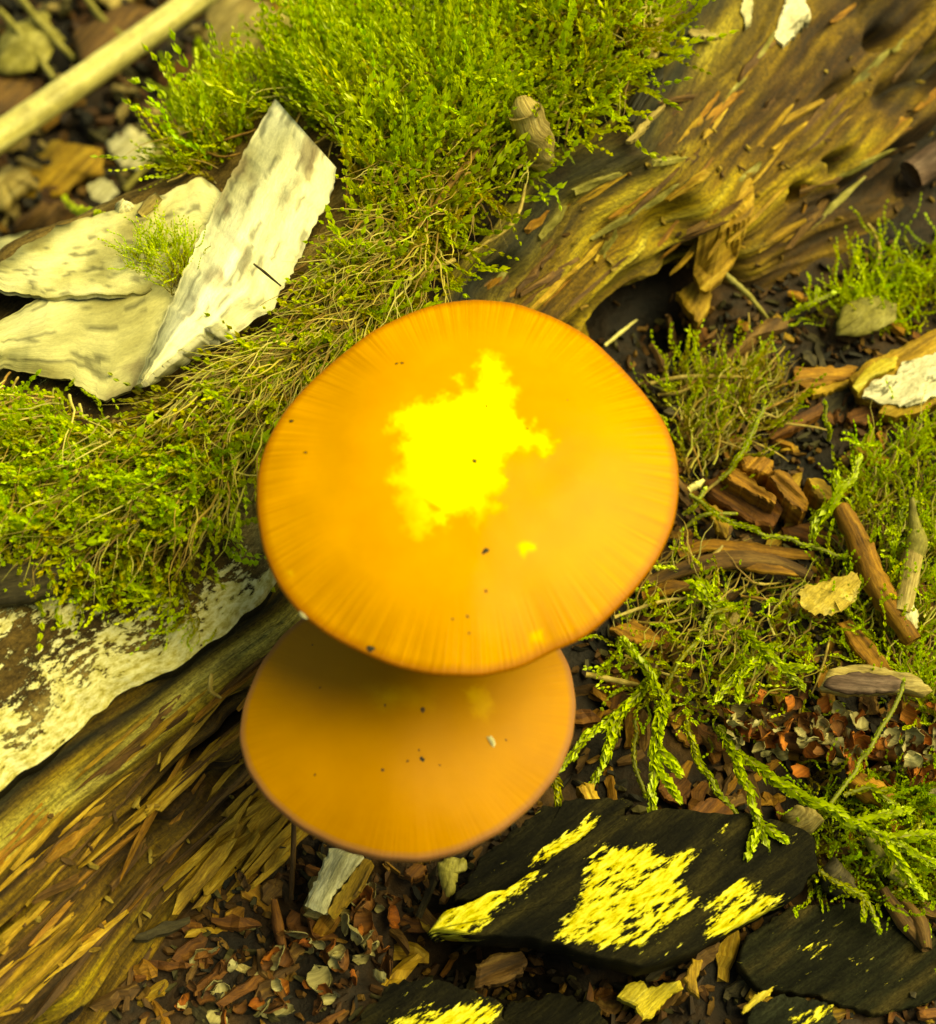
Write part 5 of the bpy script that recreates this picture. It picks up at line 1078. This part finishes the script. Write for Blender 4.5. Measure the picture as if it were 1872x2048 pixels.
# ---------------------------------------------------------------- root fibres
roots = [(z2([(1205, 790), (1040, 980), (940, 1140), (880, 1220), (740, 1290)]), 'rootb', .028, 'thick brown root fibre lying over the moss cushion'),
         (z2([(1450, 970), (1440, 1060), (1380, 1220), (1230, 1280), (1130, 1350)]), 'root', .02, 'pale root fibre hanging over the dark bark edge'),
         (z2([(1080, 1370), (960, 1410), (860, 1490), (780, 1570)]), 'root', .024, 'yellowish root fibre above the top rim of the large cap'),
         (z2([(1710, 0), (1590, 110), (1640, 330), (1670, 420), (1670, 540), (1600, 610)]), 'root', .022, 'long crooked root fibre beside the twig stub'),
         (z2([(1300, 620), (1100, 740), (900, 850)]), 'root', .02, 'straight root fibre crossing the moss beside the twig stub'),
         (z2([(1290, 580), (1180, 740), (1090, 880)]), 'rootb', .014, 'fine brown root fibre beside the straight one'),
         (z2([(1570, 780), (1560, 860), (1480, 880), (1400, 890)]), 'root', .022, 'short looping root fibre under the twig stub'),
         (zoomed(0, 600, .38, [(1540, 80), (1500, 220), (1440, 340), (1380, 480), (1300, 600)]), 'rootb', .022, 'brown root fibre drooping between bark flake and large cap'),
         (zoomed(0, 600, .38, [(1290, 340), (1350, 420), (1470, 510)]), 'rootb', .018, 'short brown root fibre near the left rim of the large cap'),
         (zoomed(0, 600, .38, [(1450, 350), (1460, 450), (1400, 560), (1310, 680)]), 'root', .018, 'curving root fibre above the bare bark'),
         (zoomed(0, 600, .38, [(950, 500), (910, 640), (865, 740)]), 'root', .018, 'pale root fibre hanging in the left moss'),
         (zoomed(0, 600, .38, [(1250, 400), (1180, 480), (1100, 600)]), 'root', .016, 'tan root fibre below the white bark strip'),
         (z5([(340, 440), (450, 405), (620, 398), (880, 412), (1000, 430)]), 'root', .026, 'pale arched root fibre right of the large cap'),
         (z5([(380, 500), (480, 490), (600, 440)]), 'root', .018, 'thin root fibre below the pale arched one'),
         (z5([(100, 240), (180, 170), (268, 105)]), 'straw', .022, 'straight pale needle at the upper right rim of the large cap'),
         (z5([(540, 1000), (620, 950)]), 'straw', .04, 'short cream splinter at the right rim of the large cap'),
         (z3([(680, 1400), (800, 1500), (900, 1610), (960, 1680)]), 'olive', .035, 'olive stem leaning on the curled bark strip'),
         (z5([(150, 1670), (350, 1600), (500, 1560), (620, 1590)]), 'root', .02, 'root fibre near the lower right rim of the large cap'),
         (z5([(600, 1400), (720, 1300), (760, 1240)]), 'root', .02, 'root fibre standing over the arched strips'),
         (z5([(820, 850), (640, 1000), (540, 1120)]), 'root', .016, 'fine root fibre crossing the rust chunk'),
         (z8([(0, 250), (150, 280), (300, 310)]), 'root', .03, 'twisted root fibre beside the smaller cap'),
         (zoomed(0, 1200, .4207, [(1005, 350), (995, 430), (1050, 465)]), 'root', .02, 'hooked root fibre on the log face left of the smaller cap'),
         (z3([(1480, 1180), (1540, 1260), (1550, 1380), (1500, 1440)]), 'root', .025, 'curved pale fibre at the foot of the upper log face')]
for pts, m_, r_, lb in roots:
    stick('root_fibre', pts, [.26, .3, .28], [r_, r_ * 1.2, r_ * .6], M[m_], lb, 'root', seg=6, jit=.2, n=18)
for poly, n_, zone, dirp in ((up_poly, 34, 'in the moss cushion', (-.7, .7)), (low_poly, 34, 'between bark flake and large cap', (-.75, .65)), (left_poly, 26, 'in the hanging left moss', (-.6, .8)), (gr2, 24, 'beside the right rim of the large cap', (.7, -.5)), (gr3, 10, 'in the light moss below the leaf scrap', (.5, .6))):
    for px, py in sample(poly, n_):
        an = math.atan2(dirp[1], dirp[0]) + rng.normal(0, .5); L = rng.uniform(50, 150); k = rng.uniform(-.5, .5)
        pts = [(px + math.cos(an + k * s_) * L * s_, py + math.sin(an + k * s_) * L * s_) for s_ in np.linspace(0, 1, 5)]
        mt = 'root' if rng.uniform() < .6 else 'rootb'
        stick('root_fibre', pts, [.16, .3, .2], [.014, .016, .008], M[mt], f"{'long' if L > 115 else 'short' if L < 80 else 'hair-thin'} {'bowed' if abs(k) > .28 else 'bent' if abs(k) > .12 else 'straight'} {'yellowish' if mt == 'root' else 'brown'} root fibre {zone}", 'root', f"{'long' if L > 115 else 'short' if L < 80 else 'hair-thin'} {'bowed' if abs(k) > .28 else 'bent' if abs(k) > .12 else 'straight'} {'yellowish' if mt == 'root' else 'brown'} root fibres {zone}", seg=5, jit=.2, n=12)

# ---------------------------------------------------------------- background beyond the log
stick('straw_stem', [(-160, 370), (0, 275), (200, 135), (420, -20), (520, -90)], [-2.7, -2.6, -2.5, -2.45, -2.4], [.225, .23, .225, .215, .2], M['straw'], 'thick pale straw stem lying across the leaf litter behind the log', 'straw', seg=16, jit=.02, n=20, zs=1)
bgl = [([(380, 60), (440, -20), (560, 0), (610, 40), (540, 100), (430, 130)], 'tan', 'broad tan dead leaf beside the dark gap'),
       ([(480, -40), (640, -60), (640, 20), (560, 40)], 'ochre', 'ochre dead leaf above the tan one'),
       ([(20, 330), (110, 280), (200, 290), (210, 340), (120, 390), (20, 390)], 'ochre', 'ochre dead leaf below the straw stem'),
       ([(215, 290), (260, 250), (310, 290), (300, 340), (240, 335)], 'pale', 'small whitish leaf scrap behind the bark flake'),
       ([(-40, 360), (40, 330), (80, 370), (20, 420), (-50, 420)], 'tan', 'tan dead leaf at the edge of the dark litter'),
       ([(140, 60), (260, 0), (330, 20), (260, 90), (160, 130)], 'brown', 'brown dead leaf under the straw stem'),
       ([(0, 60), (90, 20), (130, 80), (60, 150), (-20, 150)], 'olive', 'olive dead leaf left of the straw stem'),
       ([(-40, 150), (60, 130), (70, 200), (-30, 250)], 'brown', 'brown curled leaf behind the straw end'),
       ([(60, 420), (160, 400), (210, 440), (100, 470), (20, 470)], 'brown', 'dark brown leaf against the far side of the log'),
       ([(300, 150), (380, 110), (420, 160), (350, 200)], 'rust', 'rusty leaf scrap beside the straw stem'),
       ([(150, -40), (240, -70), (300, -20), (220, 20)], 'tan', 'pale leaf beyond the straw stem'),
       ([(260, 210), (330, 190), (350, 240), (290, 250)], 'brown', 'small brown leaf in the dark gap'),
       ([(640, 60), (720, 20), (760, 60), (690, 100)], 'brown', 'brown leaf behind the tall moss shoot'),
       ([(660, -40), (800, -60), (800, 10), (700, 20)], 'rust', 'rusty leaf behind the white wood scrap')]
for ol, mt, lb in bgl:
    slab('dead_leaf', ol, M[mt], lb, 'leaf', lift=.25, thick=.03, dome=rng.uniform(.05, .3), n=36, rings=6, jag=8, amp=.06, ff=(1, 1.5), tilt=(rng.uniform(-.3, .3), rng.uniform(-.3, .2)), smooth=True)
for k, pts in enumerate([[(0, 20), (60, 90), (110, 160)], [(30, -20), (90, 60), (150, 120)], [(300, 100), (220, 60), (160, -20)], [(380, 240), (320, 300), (250, 380)]]):
    stick('dry_grass', pts, [.4, .5, .4], [.05, .07, .05], M['olive'], ['olive dead grass blade left of the straw stem', 'second olive grass blade next to the first', 'dry grass blade under the straw stem', 'dry grass blade in the dark gap behind the log'][k], 'grass', n=10)
crumbs('litter_crumbs', [(-150, 480), (-150, -150), (850, -150), (620, 120), (340, 340), (0, 480)], 700, BR + [(.3, .22, .08)], (.15, .5), 'coarse leaf litter on the ground behind the log', .15)
# the same litter goes on around the part of the ground in view
crumbs('litter_crumbs', [(1885, 300), (2700, -200), (2900, 2600), (1000, 2700), (200, 2300), (330, 2060), (1885, 2060)], 1500, BR, (.1, .34), 'wood crumbs strewn over the ground beyond the slabs and moss', .06)
tail = spots_in([(1885, 500), (2300, 400), (2400, 1700), (1885, 1750)], 420, (.2, -.8), (.3, .7), .4, 1.2, (.2, .9), hue=-.06, lift=.1)
carpet('moss_patch', tail, 'loose moss continuing past the cut grass stalk')
